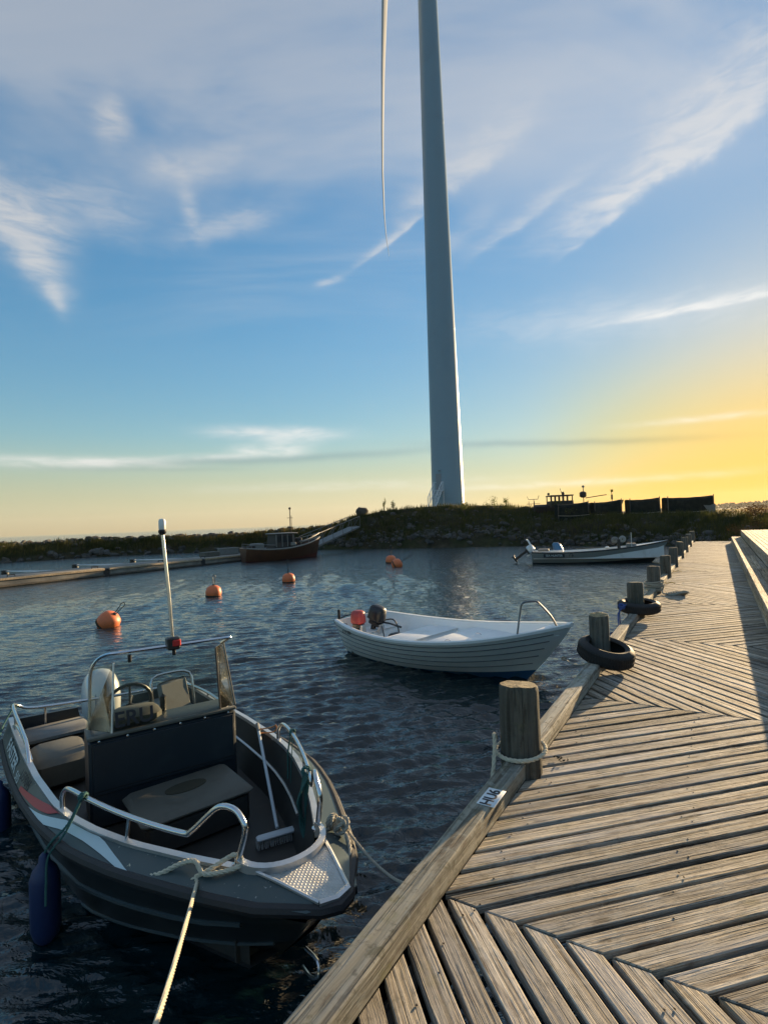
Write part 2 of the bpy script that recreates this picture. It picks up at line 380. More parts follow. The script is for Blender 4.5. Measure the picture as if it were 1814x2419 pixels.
# ------------------------------------------------------------------ water
def build_water():
    m, t, b = new_mat('sea_water')
    oc = t.node('ShaderNodeTexCoord').outputs['Object']
    b.inputs['Base Color'].default_value = (0.004, 0.017, 0.021, 1); b.inputs['IOR'].default_value = 1.40
    b.inputs['Roughness'].default_value = 0.05; b.inputs['Specular IOR Level'].default_value = 1.0
    n1 = t.noise(t.mapping(oc, rot=(0, 0, 0.25), scale=(0.8, 1.5, 1)), 5.0, 4, 0.55, 0.4)
    n2 = t.noise(t.mapping(oc, rot=(0, 0, 0.2), scale=(0.6, 1.5, 1)), 2.8, 3, 0.5, 0.3)
    far = t.node('ShaderNodeVectorMath', operation='LENGTH'); t.l.new(oc, far.inputs[0])
    k = t.step(far.outputs['Value'], 8.0, 32.0)
    h = t.m('ADD', t.m('MULTIPLY', n1, 0.04), t.m('MULTIPLY', n2, t.m('MULTIPLY', k, 0.11)))
    bn = t.node('ShaderNodeBump'); bn.inputs['Strength'].default_value = 1.0; bn.inputs['Distance'].default_value = 1.0
    t.put(bn.inputs['Height'], h); t.l.new(bn.outputs[0], b.inputs['Normal'])
    R = [1.0]
    while R[-1] < 70: R.append(R[-1] * 1.0046)
    while R[-1] < 30000: R.append(R[-1] * 1.06)
    R = np.array(R); A = np.radians(np.linspace(-60, 60, 640))
    rr, aa = np.meshgrid(R, A, indexing='ij'); X = rr * np.sin(aa); Y = rr * np.cos(aa); Z = np.zeros_like(X)
    rs = np.random.RandomState(4); step = np.maximum(rr * 0.0046, rr * (A[1] - A[0]))
    for i in range(90):
        lam = 0.075 * (0.42 / 0.075) ** rs.rand(); th = rs.normal(-0.20, 0.30); kk = 2 * PI / lam
        amp = 0.0084 * lam ** 1.0 * (0.5 + rs.rand())
        fade = np.clip((lam / step - 2.2) / 2.2, 0, 1)
        ph = kk * (X * math.sin(th) + Y * math.cos(th)) + rs.rand() * 2 * PI
        Z += amp * fade * (np.sin(ph) + 0.22 * np.sin(2 * ph + 1.2))
    Z = Z + 8.0 * np.maximum(Z, 0) ** 2    # crests sharper than troughs
    gust = 0.75 + 0.45 * np.sin(X * .31 + 1.3 * np.sin(Y * .17)) * np.sin(Y * .23 + .7 * np.sin(X * .19)) 
    Z *= gust * np.clip((60 - np.abs(np.degrees(aa))) / 6, 0, 1)
    nr, na = X.shape
    V = np.stack([X, Y, Z], -1).reshape(-1, 3)
    idx = np.arange(nr * na).reshape(nr, na)
    F = np.stack([idx[:-1, :-1], idx[:-1, 1:], idx[1:, 1:], idx[1:, :-1]], -1).reshape(-1, 4)[:, ::-1]
    # the rest of the sheet: behind and beside the camera, and the small disc round its foot
    A2 = np.radians(np.linspace(60, 300, 40)); R2 = np.array([1.0, 4, 12, 40, 150, 800, 5000, 30000])
    r2, a2 = np.meshgrid(R2, A2, indexing='ij'); V2 = np.stack([r2 * np.sin(a2), r2 * np.cos(a2), r2 * 0], -1).reshape(-1, 3)
    i2 = np.arange(len(V2)).reshape(r2.shape) + len(V)
    F2 = np.stack([i2[:-1, :-1], i2[:-1, 1:], i2[1:, 1:], i2[1:, :-1]], -1).reshape(-1, 4)[:, ::-1]
    A3 = np.radians(np.linspace(0, 360, 48, endpoint=False)); V3 = np.stack([np.sin(A3), np.cos(A3), A3 * 0], -1) * 1.0
    V3 = np.vstack([V3, [[0, 0, 0]]]); b3 = len(V) + len(V2)
    F3 = [(b3 + (j + 1) % 48, b3 + j, b3 + 48) for j in range(48)]
    me = bpy.data.meshes.new('water'); me.from_pydata(np.vstack([V, V2, V3]).tolist(), [], F.tolist() + F2.tolist() + F3); me.update(); me.shade_smooth()
    me.materials.append(m); struct(put('water', me))
build_water()

# ------------------------------------------------------------------ pier
def PQ(q, p, z=0.0):   # pier frame (across, along, above deck) -> world
    return Vector((q * math.cos(AZ) + p * math.sin(AZ), -q * math.sin(AZ) + p * math.cos(AZ), z + DECK))
QIN, QEND, PEND = -1.06, 0.50, 31.2
POSTS = [-2.3, 0.45, 3.32, 6.02, 8.95, 11.7, 14.5, 17.2, 20.4, 23.4, 26.8, 30.5]
pier = thing('pier', 'weathered grey wooden pier with herringbone planks running out from the right foreground', 'pier', (0, 0, DECK), -AZ)
def clip(poly, a, b, c):   # keep a*x+b*y<=c
    out = []
    for i in range(len(poly)):
        p, q = poly[i - 1], poly[i]; dp, dq = a * p[0] + b * p[1] - c, a * q[0] + b * q[1] - c
        if (dp <= 0) != (dq <= 0): t = dp / (dp - dq); out.append((p[0] + (q[0] - p[0]) * t, p[1] + (q[1] - p[1]) * t))
        if dq <= 0: out.append(q)
    return out
SEAMS = [-6.2, -3.4, -0.72, 2.065, 4.90, 7.46, 10.55, 13.3, 16.05, 18.8, 21.5, 24.3, 27.0, 29.8, PEND]
def build_deck():
    pitch = 0.1634 / math.sqrt(2) ; wid = 0.0918
    far = MB(); nails = MB(); n = 0
    for zi in range(len(SEAMS) - 1):
        p0, p1 = SEAMS[zi] + .0025, SEAMS[zi + 1] - .0025
        sgn = 1 if zi % 2 == 1 else -1           # zone 3 (2.07..4.9) leans forward-right
        if zi % 2 == 1: sgn = 1
        d = (sgn * math.sqrt(.5), math.sqrt(.5)); nv = (-d[1], d[0])
        # strips by offset along the seam so neighbouring zones meet tip to tip
        anchor = SEAMS[zi + 1] if sgn < 0 else SEAMS[zi]
        for k in range(-45, 45):
            q0 = 0.0 + k * 0.1634 + 0.0
            off = q0 * nv[0] + anchor * nv[1]
            w2 = wid / 2 * (1 + rnd.uniform(-.035, .02)); jit = rnd.uniform(-.002, .002)
            cx, cy = nv[0] * (off + jit), nv[1] * (off + jit)
            L = 14
            base = (0.0, (p0 + p1) / 2); tproj = base[0] * d[0] + base[1] * d[1]
            cx += d[0] * tproj; cy += d[1] * tproj
            poly = [(cx + d[0] * a * L + nv[0] * b * w2, cy + d[1] * a * L + nv[1] * b * w2) for a, b in ((-1, -1), (1, -1), (1, 1), (-1, 1))]
            for a, b, c in ((1, 0, QEND), (-1, 0, -QIN), (0, 1, p1), (0, -1, -p0)): 
                poly = clip(poly, a, b, c)
                if len(poly) < 3: break
            if len(poly) < 3: continue
            ctr = (sum(q[0] for q in poly) / len(poly), sum(q[1] for q in poly) / len(poly))
            ar = abs(sum(poly[i][0] * poly[(i + 1) % len(poly)][1] - poly[(i + 1) % len(poly)][0] * poly[i][1] for i in range(len(poly)))) / 2
            if ar < .0015: continue
            cl_ = []
            for q in poly:
                if not cl_ or math.hypot(q[0] - cl_[-1][0], q[1] - cl_[-1][1]) > .004: cl_.append(q)
            poly = cl_
            if len(poly) < 3: continue
            ang = math.atan2(d[1], d[0]); co, si = math.cos(ang), math.sin(ang)
            lp = [((x - ctr[0]) * co + (y - ctr[1]) * si, -(x - ctr[0]) * si + (y - ctr[1]) * co) for x, y in poly]
            if sum(lp[i][0] * lp[(i + 1) % len(lp)][1] - lp[(i + 1) % len(lp)][0] * lp[i][1] for i in range(len(lp))) < 0: lp = lp[::-1]
            dz = rnd.uniform(-.003, .0015)
            if p0 < 18 and p1 > -1 and n < 300:
                mb = MB(); mb.prism(lp, -.034, 0, .0045)
                mb.build('plank', 'deck_wood', pier, (ctr[0], ctr[1], dz), (rnd.uniform(-.006, .006), 0, ang), smooth=False); n += 1
            else:
                far.prism([(x * co - y * si + ctr[0], x * si + y * co + ctr[1]) for x, y in lp], -.034, dz)
            if p0 < 7.4 and p1 > 0:      # two nails at each bearer
                for qq in (-0.93, -0.2, 0.42):
                    if abs(d[0]) > 0:
                        tt = (qq - cx) / d[0]; yy = cy + d[1] * tt
                        for sd in (-.55, .55):
                            x, y = qq + nv[0] * sd * w2 + rnd.uniform(-.01, .01), yy + nv[1] * sd * w2 + rnd.uniform(-.01, .01)
                            if rnd.random() < .6 and p0 + .01 < y < p1 - .01 and QIN < x < QEND: nails.lathe([(.0042, -.001), (.0042, .0016), (.001, .0022)], 6, (x, y, .0005), cap=True)
    stuff(far.build('far_planks', 'deck_wood', pier, smooth=False))
    stuff(nails.build('nail_heads', 'nail_iron', pier))
build_deck()
for a, b in zip(POSTS, POSTS[1:]):         # kerb beam in lengths between the posts
    L = b - a - .215; mb = MB(); nseg = 14; rings = []
    for i in range(nseg + 1):
        y = -L / 2 + L * i / nseg; wv_ = [fbm(y * 1.7 + a * 3, k * 5.1, 2) * .006 for k in range(8)]
        x0, x1, z0, z1, c = -.062, .062, 0.003, .102, .012
        pts = [(x0, z0), (x1, z0), (x1 + wv_[0], z1 - c), (x1 - c + wv_[1], z1 + wv_[2] * .5), (x0 + c + wv_[3], z1 + wv_[4] * .5), (x0 + wv_[5], z1 - c)]
        rings.append([(x, y, z) for x, z in pts])
    mb.loft(rings, cap=True, flip=True)
    mb.build('kerb_beam', 'beam_wood', pier, (-1.12, (a + b) / 2, 0), smooth=False)
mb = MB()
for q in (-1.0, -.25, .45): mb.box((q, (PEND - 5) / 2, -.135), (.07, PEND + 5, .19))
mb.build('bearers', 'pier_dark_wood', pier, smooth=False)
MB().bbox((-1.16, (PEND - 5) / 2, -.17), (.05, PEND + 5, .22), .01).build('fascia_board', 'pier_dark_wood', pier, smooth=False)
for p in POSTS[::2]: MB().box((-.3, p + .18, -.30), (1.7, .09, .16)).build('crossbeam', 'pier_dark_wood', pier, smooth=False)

# raised platform beside the walkway
plat = thing('raised_platform', 'sunlit raised wooden platform with a step, along the right side of the pier', 'platform', (0, 0, DECK), -AZ)
S1, S2, QS, QU, PW = .285, .58, .485, .865, 3.2
P0 = -5.0; lens = [(-5, -1.2), (-1.2, 2.6), (2.6, 6.4), (6.4, 10.2), (10.2, 14), (14, 17.8), (17.8, 21.6), (21.6, 25.4), (25.4, 29.6)]
def board(name, par, q, z, wq, wz, a, b, bev=.006):
    mb = MB(); mb.bbox((0, 0, 0), (wq, b - a - .006, wz), bev); return mb.build(name, 'beam_wood2', par, (q, (a + b) / 2, z), smooth=False)
wood('beam_wood2', (0.54, 0.42, 0.27), (0.37, 0.28, 0.17), (0.14, 0.105, 0.07), lichen=.2, axis='Y')
for a, b in lens:
    for k in range(3): board('riser_board', plat, QS + .016, .046 + k * .085, .03, .081, a, b)
    for k in range(4): board('step_plank', plat, QS + .050 + k * .095, S1 - .016 + rnd.uniform(-.002, .002), .089, .03, a, b)
    for k in range(3): board('riser_board', plat, QU + .018, S1 + .046 + k * .086, .03, .082, a, b)
    for k in range(int(PW / .118)): board('plank', plat, QU + .058 + k * .118, S2 - .016 + rnd.uniform(-.002, .002), .111, .03, a, b)
mb = MB()
for a, b in lens:
    for y in (a + .3, (a + b) / 2): mb.box((QU + PW / 2 + .05, y, S2 - .12), (PW, .08, .16)); mb.box((QS + .2, y, S1 - .11), (.30, .06, .14))
    for q in (QU + .3, QU + PW - .2): mb.box((q, a + .3, -.6), (.14, .14, 2.2))
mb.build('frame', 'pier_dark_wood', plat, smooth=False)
board('end_board', plat, QU + PW / 2, S2 - .17, PW, .26, 29.605, 29.64)

# mooring posts
NTH = ['thick round mooring post in the foreground with a rope tied round its foot', 'mooring post standing inside the nearest tyre', 'mooring post standing inside the second tyre',
       'mooring post with rope wound thickly round its foot', 'bare mooring post next beyond the rope-wound one', 'second bare mooring post beyond the rope-wound one', 'third bare mooring post beyond the rope-wound one',
       'fourth bare mooring post beyond the rope-wound one, past the skiff bow', 'last but one mooring post at the far end of the pier', 'farthest mooring post at the land end of the pier']
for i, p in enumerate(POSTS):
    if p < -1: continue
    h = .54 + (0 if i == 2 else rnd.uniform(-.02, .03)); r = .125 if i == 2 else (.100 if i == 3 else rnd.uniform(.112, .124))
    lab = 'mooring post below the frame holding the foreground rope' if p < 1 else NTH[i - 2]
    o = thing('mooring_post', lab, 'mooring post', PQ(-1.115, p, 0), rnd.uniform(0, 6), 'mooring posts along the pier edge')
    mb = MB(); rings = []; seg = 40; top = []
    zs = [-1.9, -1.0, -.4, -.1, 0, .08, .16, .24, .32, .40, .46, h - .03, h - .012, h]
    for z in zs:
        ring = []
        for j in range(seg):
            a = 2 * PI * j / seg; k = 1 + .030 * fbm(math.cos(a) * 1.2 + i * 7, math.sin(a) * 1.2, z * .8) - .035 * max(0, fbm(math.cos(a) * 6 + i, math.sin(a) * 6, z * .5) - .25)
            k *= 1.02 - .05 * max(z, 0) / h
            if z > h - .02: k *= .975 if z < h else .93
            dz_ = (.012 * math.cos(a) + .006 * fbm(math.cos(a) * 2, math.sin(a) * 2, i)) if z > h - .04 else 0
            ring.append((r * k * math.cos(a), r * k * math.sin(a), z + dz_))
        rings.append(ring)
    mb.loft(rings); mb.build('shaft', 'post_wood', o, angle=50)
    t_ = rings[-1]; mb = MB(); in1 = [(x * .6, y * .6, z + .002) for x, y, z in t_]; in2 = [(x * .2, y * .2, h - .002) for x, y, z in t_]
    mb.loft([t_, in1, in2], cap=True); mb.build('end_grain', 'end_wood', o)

# tyres over two posts
def tyre(label, q, p, z, tilt, rout=.265, wid=.145):
    o = thing('tyre', label, 'tyre', PQ(q, p, z), -AZ, 'old tyres slipped over mooring posts'); o.rotation_euler = (tilt[0], tilt[1], -AZ)
    w = wid / 2; prof = [(rout * .66, -w * .86), (rout * .80, -w * 1.0), (rout * .93, -w * .80), (rout * .985, -w * .62), (rout, -w * .35), (rout, w * .35), (rout * .985, w * .62), (rout * .93, w * .80), (rout * .80, w * 1.0), (rout * .66, w * .86),
                         (rout * .63, w * .75), (rout * .70, w * .62), (rout * .88, w * .55), (rout * .93, 0), (rout * .88, -w * .55), (rout * .70, -w * .62), (rout * .63, -w * .75), (rout * .66, -w * .86)]
    MB().lathe(prof, 48).build('carcass', 'tyre_rubber', o)
    mb = MB()
    for j in range(64):
        a = 2 * PI * j / 64
        for zz, dd in ((-.3, .02), (.3, -.02)): mb.box((rout * 1.003 * math.cos(a + dd), rout * 1.003 * math.sin(a + dd), zz * w), (.007, .016, w * .45), a)
    stuff(mb.build('tread_blocks', 'tyre_rubber', o))
    return o
tyre('old black tyre tilted round the second mooring post', -1.04, 5.90, .165, (.10, .24), .275, .185)
tyre('old black tyre round the third mooring post with a blue cord', -1.07, 8.93, .17, (.06, .04), .295, .17)
# number plate on the beam
pl = thing('number_plate', 'white plate lettered HU 6 fixed on the kerb beam', 'sign', PQ(-1.09, 2.73, .1045), -AZ)
MB().bbox((0, 0, .0), (.098, .185, .004), .001).build('plate', 'plate_white', pl)
for body, y, s in (('HU', -.03, .088), ('6', .055, .088)):
    put('lettering', text_mesh(body, s, 'ink_black', bold=True), pl, (0, y, .0032), (0, 0, PI / 2))
# ------------------------------------------------------------------ land: breakwater and mound behind the harbour
def ground_mat():
    m, t, b = new_mat('bank_earth'); oc = t.node('ShaderNodeTexCoord').outputs['Object']
    n = t.noise(oc, .9, 6, .65); n2 = t.noise(oc, .25, 4, .6)
    c = t.ramp(n, [(.3, (.018, .017, .012)), (.5, (.040, .036, .022)), (.72, (.075, .066, .045))])
    c = t.mix(t.m('MULTIPLY', t.step(n2, .45, .6), .6), c, (.032, .042, .014, 1))
    t.put(b.inputs['Base Color'], c); b.inputs['Roughness'].default_value = .95; b.inputs['Specular IOR Level'].default_value = .1
    bn = t.node('ShaderNodeBump'); bn.inputs['Strength'].default_value = .9; bn.inputs['Distance'].default_value = .15; t.put(bn.inputs['Height'], t.noise(oc, 3.5, 6, .7)); t.l.new(bn.outputs[0], b.inputs['Normal'])
ground_mat()
ST = [((-90, 8), (-94, 13, 1.7), (-96, 16, 1.7), (-101, 20)), ((-37.7, 52), (-41, 57.5, 1.72), (-42, 60, 1.7), (-46, 66)), ((-31.5, 57.6), (-33, 62.5, 1.75), (-33.5, 65, 1.7), (-36, 71)),
      ((-25.4, 59.5), (-26, 64, 1.75), (-26.5, 67, 1.7), (-28, 73)), ((-15, 57.8), (-15, 62, 1.75), (-15, 65, 1.7), (-15, 71)), ((-7, 55), (-6, 60, 2.25), (-6, 65, 2.2), (-6, 74)), ((-3.5, 53), (-3, 59, 3.2), (-2, 68, 3.2), (0, 79)),
      ((0.5, 51), (1.0, 59.5, 3.85), (3, 73, 3.85), (4, 84)), ((4, 49.2), (4.5, 60, 4.08), (6, 74, 4.0), (8, 85)), ((7.5, 47.6), (9, 60.5, 4.12), (10.5, 74, 4.1), (12, 85)), ((10, 46.5), (13.5, 59, 3.85), (15, 72, 3.75), (17, 84)),
      ((13, 44.3), (17, 54, 2.95), (20, 66, 2.8), (24, 76)), ((16.9, 41.0), (20.5, 47, 2.3), (25, 60, 2.25), (28, 66)), ((21.0, 38.6), (25, 44.5, 2.2), (31, 57, 2.2), (35, 61)),
      ((20.2, 33.5), (27, 38, 1.95), (37, 47, 1.9), (41, 49)), ((17.4, 29.2), (23, 30.5, 1.6), (42, 38, 1.75), (47, 38)), ((17.6, 25.2), (25, 26, 1.6), (48, 28, 1.7), (54, 28)), ((30, 10), (36, 13, 1.6), (60, 16, 1.6), (66, 15))]
def lerp(a, b, t): return tuple(x + (y - x) * t for x, y in zip(a, b))
def station(u):
    i = min(int(u), len(ST) - 2); t = u - i; t = t * t * (3 - 2 * t) * .5 + t * .5
    return [lerp(x, y, t) for x, y in zip(ST[i], ST[i + 1])]
def land_pt(u, v):    # v: 0 toe .. 1 ridge .. 2 back of plateau .. 3 back toe
    a, b, c, d = station(u)
    if v <= 1:
        s = v; x, y = a[0] + (b[0] - a[0]) * s, a[1] + (b[1] - a[1]) * s; z = -.7 + (b[2] + .7) * (1 - (1 - s) ** 1.55)
    elif v <= 2: s = v - 1; x, y, z = lerp(b, c, s); z += .10 * math.sin(s * PI)
    else: s = v - 2; x, y = c[0] + (d[0] - c[0]) * s, c[1] + (d[1] - c[1]) * s; z = c[2] - (c[2] + .8) * s ** 1.4
    k = 1 if v < .93 or v > 2.05 else .35
    return (x + .35 * fbm(u * 3, v * 3, 5), y + .35 * fbm(u * 3, v * 3, 9), z + k * (.30 * fbm(x * .35, y * .35, 3, 5) + .10 * fbm(x * 1.3, y * 1.3, 8, 3)))
def build_land():
    us = np.concatenate([np.linspace(0, 1, 40, endpoint=False), np.linspace(1, len(ST) - 1, 420)]); vs = np.concatenate([np.linspace(-.15, 1, 26), np.linspace(1.07, 2, 9), np.linspace(2.15, 3, 7)])
    g = [[land_pt(u, v) if v >= 0 else tuple(np.array(land_pt(u, 0)) + np.array([0, 0, -.8])) for v in vs] for u in us]
    mb = MB(); mb.loft(g, closed=False); return struct(mb.build('harbour_bank', 'bank_earth', smooth=True, angle=180))
bank = build_land()
# stones of the shore and the breakwater
def stone_mats():
    for nm, c0, c1 in (('stone_grey', (.04, .039, .036), (.105, .10, .092)), ('stone_brown', (.04, .034, .028), (.095, .08, .066))):
        m, t, b = new_mat(nm); oc = t.node('ShaderNodeTexCoord').outputs['Object']; oi = t.node('ShaderNodeObjectInfo').outputs['Random']
        c = t.mix(t.noise(oc, 3.0, 6, .7), c0 + (1,), c1 + (1,)); hs_ = t.node('ShaderNodeHueSaturation'); t.l.new(c, hs_.inputs['Color']); t.put(hs_.inputs['Value'], t.m('ADD', .55, t.m('MULTIPLY', oi, .9)))
        t.l.new(hs_.outputs[0], b.inputs['Base Color']); b.inputs['Roughness'].default_value = .9
        bn = t.node('ShaderNodeBump'); bn.inputs['Strength'].default_value = .6; bn.inputs['Distance'].default_value = .05; t.put(bn.inputs['Height'], t.noise(oc, 6, 5, .7)); t.l.new(bn.outputs[0], b.inputs['Normal'])
stone_mats()
def rock_mesh(seed, seg=9, rg=6):
    r = random.Random(seed); cuts = []
    for _ in range(9):
        n = Vector((r.gauss(0, 1), r.gauss(0, 1), r.gauss(0, .8))).normalized(); cuts.append((n, r.uniform(.55, .85)))
    mb = MB(); mb.ball((0, 0, 0), 1.0, seg, rg); vs = []
    for v in mb.v:
        p = Vector(v)
        for n, d in cuts:
            e = p.dot(n) - d
            if e > 0: p -= n * e
        p *= 1 + .10 * fbm(p.x * 2 + seed, p.y * 2, p.z * 2); vs.append((p.x, p.y, p.z * .72))
    mb.v = vs; return mb
RB = [rock_mesh(s) for s in range(8)]
RM = [b.mesh('rock', 'stone_grey' if i % 3 else 'stone_brown', True, 28) for i, b in enumerate(RB)]
def build_rocks():
    items = []
    for _ in range(1300):
        u = rnd.uniform(1, 15.2); left = u < 5.3
        v = (rnd.choice([rnd.gauss(.24, .07), rnd.gauss(1.0, .14), rnd.gauss(1.0, .10)]) if left else (rnd.gauss(.27, .06) if rnd.random() < .72 else rnd.uniform(.2, .75)))
        if v < .12 or v > 1.5: continue
        s = rnd.uniform(.10, .30) if not left else rnd.uniform(.16, .44)
        if rnd.random() < .12: s *= 1.6
        p = land_pt(u, v); items.append((s / math.hypot(p[0], p[1]), s, p))
    items.sort(key=lambda t: -t[0]); rest = MB()
    for i, (_, s, p) in enumerate(items):
        rot = (rnd.uniform(-.4, .4), rnd.uniform(-.4, .4), rnd.uniform(0, 6.3)); sc = (s * rnd.uniform(.8, 1.35), s * rnd.uniform(.8, 1.2), s * rnd.uniform(.7, 1.1)); loc = (p[0], p[1], p[2] + s * .10)
        if i < 300: put('rock', RM[i % 8], bank, loc, rot, sc)
        else:
            M_ = Matrix.LocRotScale(Vector(loc), __import__('mathutils').Euler(rot), Vector(sc)); b_ = RB[i % 8]; rest.add([tuple(M_ @ Vector(v)) for v in b_.v], b_.f)
    o = rest.build('small_rocks', 'stone_grey', bank, angle=28); stuff(o)
build_rocks()
def leaf_mat(name, c0, c1, trans=.35):
    m, t, b = new_mat(name); oc = t.node('ShaderNodeTexCoord').outputs['Object']; oi = t.node('ShaderNodeObjectInfo').outputs['Random']
    c = t.mix(t.step(t.noise(oc, .7, 5, .7), .35, .65), c0 + (1,), c1 + (1,)); t.put(b.inputs['Base Color'], c); b.inputs['Roughness'].default_value = .7; b.inputs['Specular IOR Level'].default_value = .2
    tr = t.node('ShaderNodeBsdfTranslucent'); t.put(tr.inputs[0], c); mx = t.node('ShaderNodeMixShader'); mx.inputs[0].default_value = trans
    t.l.new(b.outputs[0], mx.inputs[1]); t.l.new(tr.outputs[0], mx.inputs[2]); o = [n for n in t.n if n.type == 'OUTPUT_MATERIAL'][0]; t.l.new(mx.outputs[0], o.inputs[0])
leaf_mat('bank_grass', (.030, .042, .010), (.085, .080, .022)); leaf_mat('gold_grass', (.11, .09, .018), (.22, .14, .035)); leaf_mat('bush_leaf', (.035, .045, .010), (.085, .060, .018)); leaf_mat('russet_leaf', (.075, .045, .015), (.13, .065, .02)); leaf_mat('sapling_leaf', (.05, .075, .012), (.12, .13, .02), .5)
simple('bark', (.06, .045, .035), .9, 0, .3, 20)
def blades(mb, x, y, z, n, h, spread, w=.018, lean=.35):
    for _ in range(n):
        a = rnd.uniform(0, 2 * PI); r = spread * math.sqrt(rnd.random()); hx = h * rnd.uniform(.5, 1.2); b = rnd.uniform(0, 2 * PI); ww = w * rnd.uniform(.6, 1.4); l = lean * hx * rnd.uniform(.2, 1)
        bx, by = x + r * math.cos(a), y + r * math.sin(a); cx, cy = math.cos(b) * ww, math.sin(b) * ww; lx, ly = math.cos(a + .7) * l, math.sin(a + .7) * l
        mb.add([(bx - cx, by - cy, z - .05), (bx + cx, by + cy, z - .05), (bx + lx * .4 + cx * .7, by + ly * .4 + cy * .7, z + hx * .6), (bx + lx, by + ly, z + hx), (bx + lx * .4 - cx * .7, by + ly * .4 - cy * .7, z + hx * .6)], [(0, 1, 2, 4), (4, 2, 3)])
def build_grass():
    g = MB(); gold = MB()
    for _ in range(7000):
        u = rnd.uniform(1, 16.5); left = u < 5.6
        v = rnd.uniform(.34, .86) if left else rnd.uniform(.22, 1.12)
        if 6.2 < u < 10.6 and v > .88 and rnd.random() < .8: continue
        p = land_pt(u, v)
        if left and v > .60 and u > 3 and rnd.random() < .75: blades(gold, *p, 7, rnd.uniform(.35, .7), .5, .02)
        else: blades(g, *p, 7, rnd.uniform(.18, .5) * (1.3 if left else 1), .45, .022)
    stuff(g.build('bank_grass', 'bank_grass', smooth=False)); stuff(gold.build('golden_reeds', 'gold_grass', smooth=False))
build_grass()
def bush(name, label, cat, loc, rx, h, leaf, n=420, ls=.07, group=None, stems=6):
    o = thing(name, label, cat, loc, rnd.uniform(0, 6), group); mb = MB(); tips = []
    for i in range(stems):
        a = rnd.uniform(0, 2 * PI); k = rnd.uniform(.2, 1); e = Vector((math.cos(a) * rx * k, math.sin(a) * rx * k, h * rnd.uniform(.6, 1.05))); mid = e * .5 + Vector((0, 0, h * .08))
        mb.tube([(e.x * .1, e.y * .1, -.15), mid, e], [.022, .014, .005], 5, smooth=3); tips += [mid.lerp(e, t) for t in (.15, .45, .75, 1)]
    mb.build('stem', 'bark', o); lf = MB()
    for i in range(n):
        c = rnd.choice(tips) + Vector((rnd.gauss(0, rx * .22), rnd.gauss(0, rx * .22), rnd.gauss(0, h * .12)))
        if c.z < .03: continue
        s = ls * rnd.uniform(.6, 1.4); d = Vector((rnd.gauss(0, 1), rnd.gauss(0, 1), rnd.gauss(0, .7))).normalized(); e = d.orthogonal().normalized() * s * .32
        lf.add([c - d * s * .5, c + e, c + d * s * .5, c - e], [(0, 1, 2, 3)])
    lf.build('foliage', leaf, o, smooth=False); return o
BG = 'bushes on the bank by the pier end'
def on_land(u, v): p = land_pt(u, v); return (p[0], p[1], p[2])
for i, (u, v, rx, h, leaf) in enumerate([(14.35, .75, 1.2, 1.1, 'russet_leaf'), (14.75, .55, 1.1, 1.0, 'bush_leaf'), (15.05, .45, 1.0, .95, 'russet_leaf'), (15.15, .95, 1.3, 1.0, 'russet_leaf'), (14.6, 1.1, 1.4, 1.05, 'bush_leaf'), (14.0, .9, 1.0, .9, 'russet_leaf'), (15.3, 1.3, 1.5, .9, 'russet_leaf'), (14.9, 1.5, 1.4, .9, 'bush_leaf'), (15.6, .8, 1.2, .9, 'bush_leaf'), (13.6, .8, .9, .7, 'bush_leaf')]):
    bush('bush', 'low ' + ('russet' if leaf[0] == 'r' else 'green') + ' bush in the thicket between the pier end and the tarpaulin row', 'bush', on_land(u, v), rx, h, leaf, 520, .085, BG + (' russet' if leaf[0] == 'r' else ' green'), 9)
for lab, u, v, rx, h in [('bright green sapling on the bank below the tower stairs', 8.95, .62, .55, 1.5), ('green shrub on the bank right of the tower base', 9.6, .7, .7, 1.3), ('small sapling on the ridge at the right foot of the tower', 10.1, 1.1, .45, .9), ('thin sapling on the ridge left of the tower stairs', 7.0, 1.05, .4, 1.1), ('lone sapling on the ridge farther left of the tower', 6.7, 1.05, .3, 1.3), ('low shrub at the right end of the mound by the tarpaulins', 11.2, .95, 1.1, 1.0), ('dry shrub on the slope in front of the first tarpaulin', 11.35, .72, .9, .8)]:
    bush('sapling' if 'sapling' in lab else 'shrub', lab, 'shrub', on_land(u, v), rx, h, 'sapling_leaf', 150, .11, None, 5)
o = tag(RB[2].build('boulder', 'stone_brown', None, on_land(6.15, 1.0), (.2, .1, .4)), 'dark lone boulder on the skyline of the mound left of the tower', 'boulder'); o.scale = (.9, .6, 1.0); o.location.z += .35

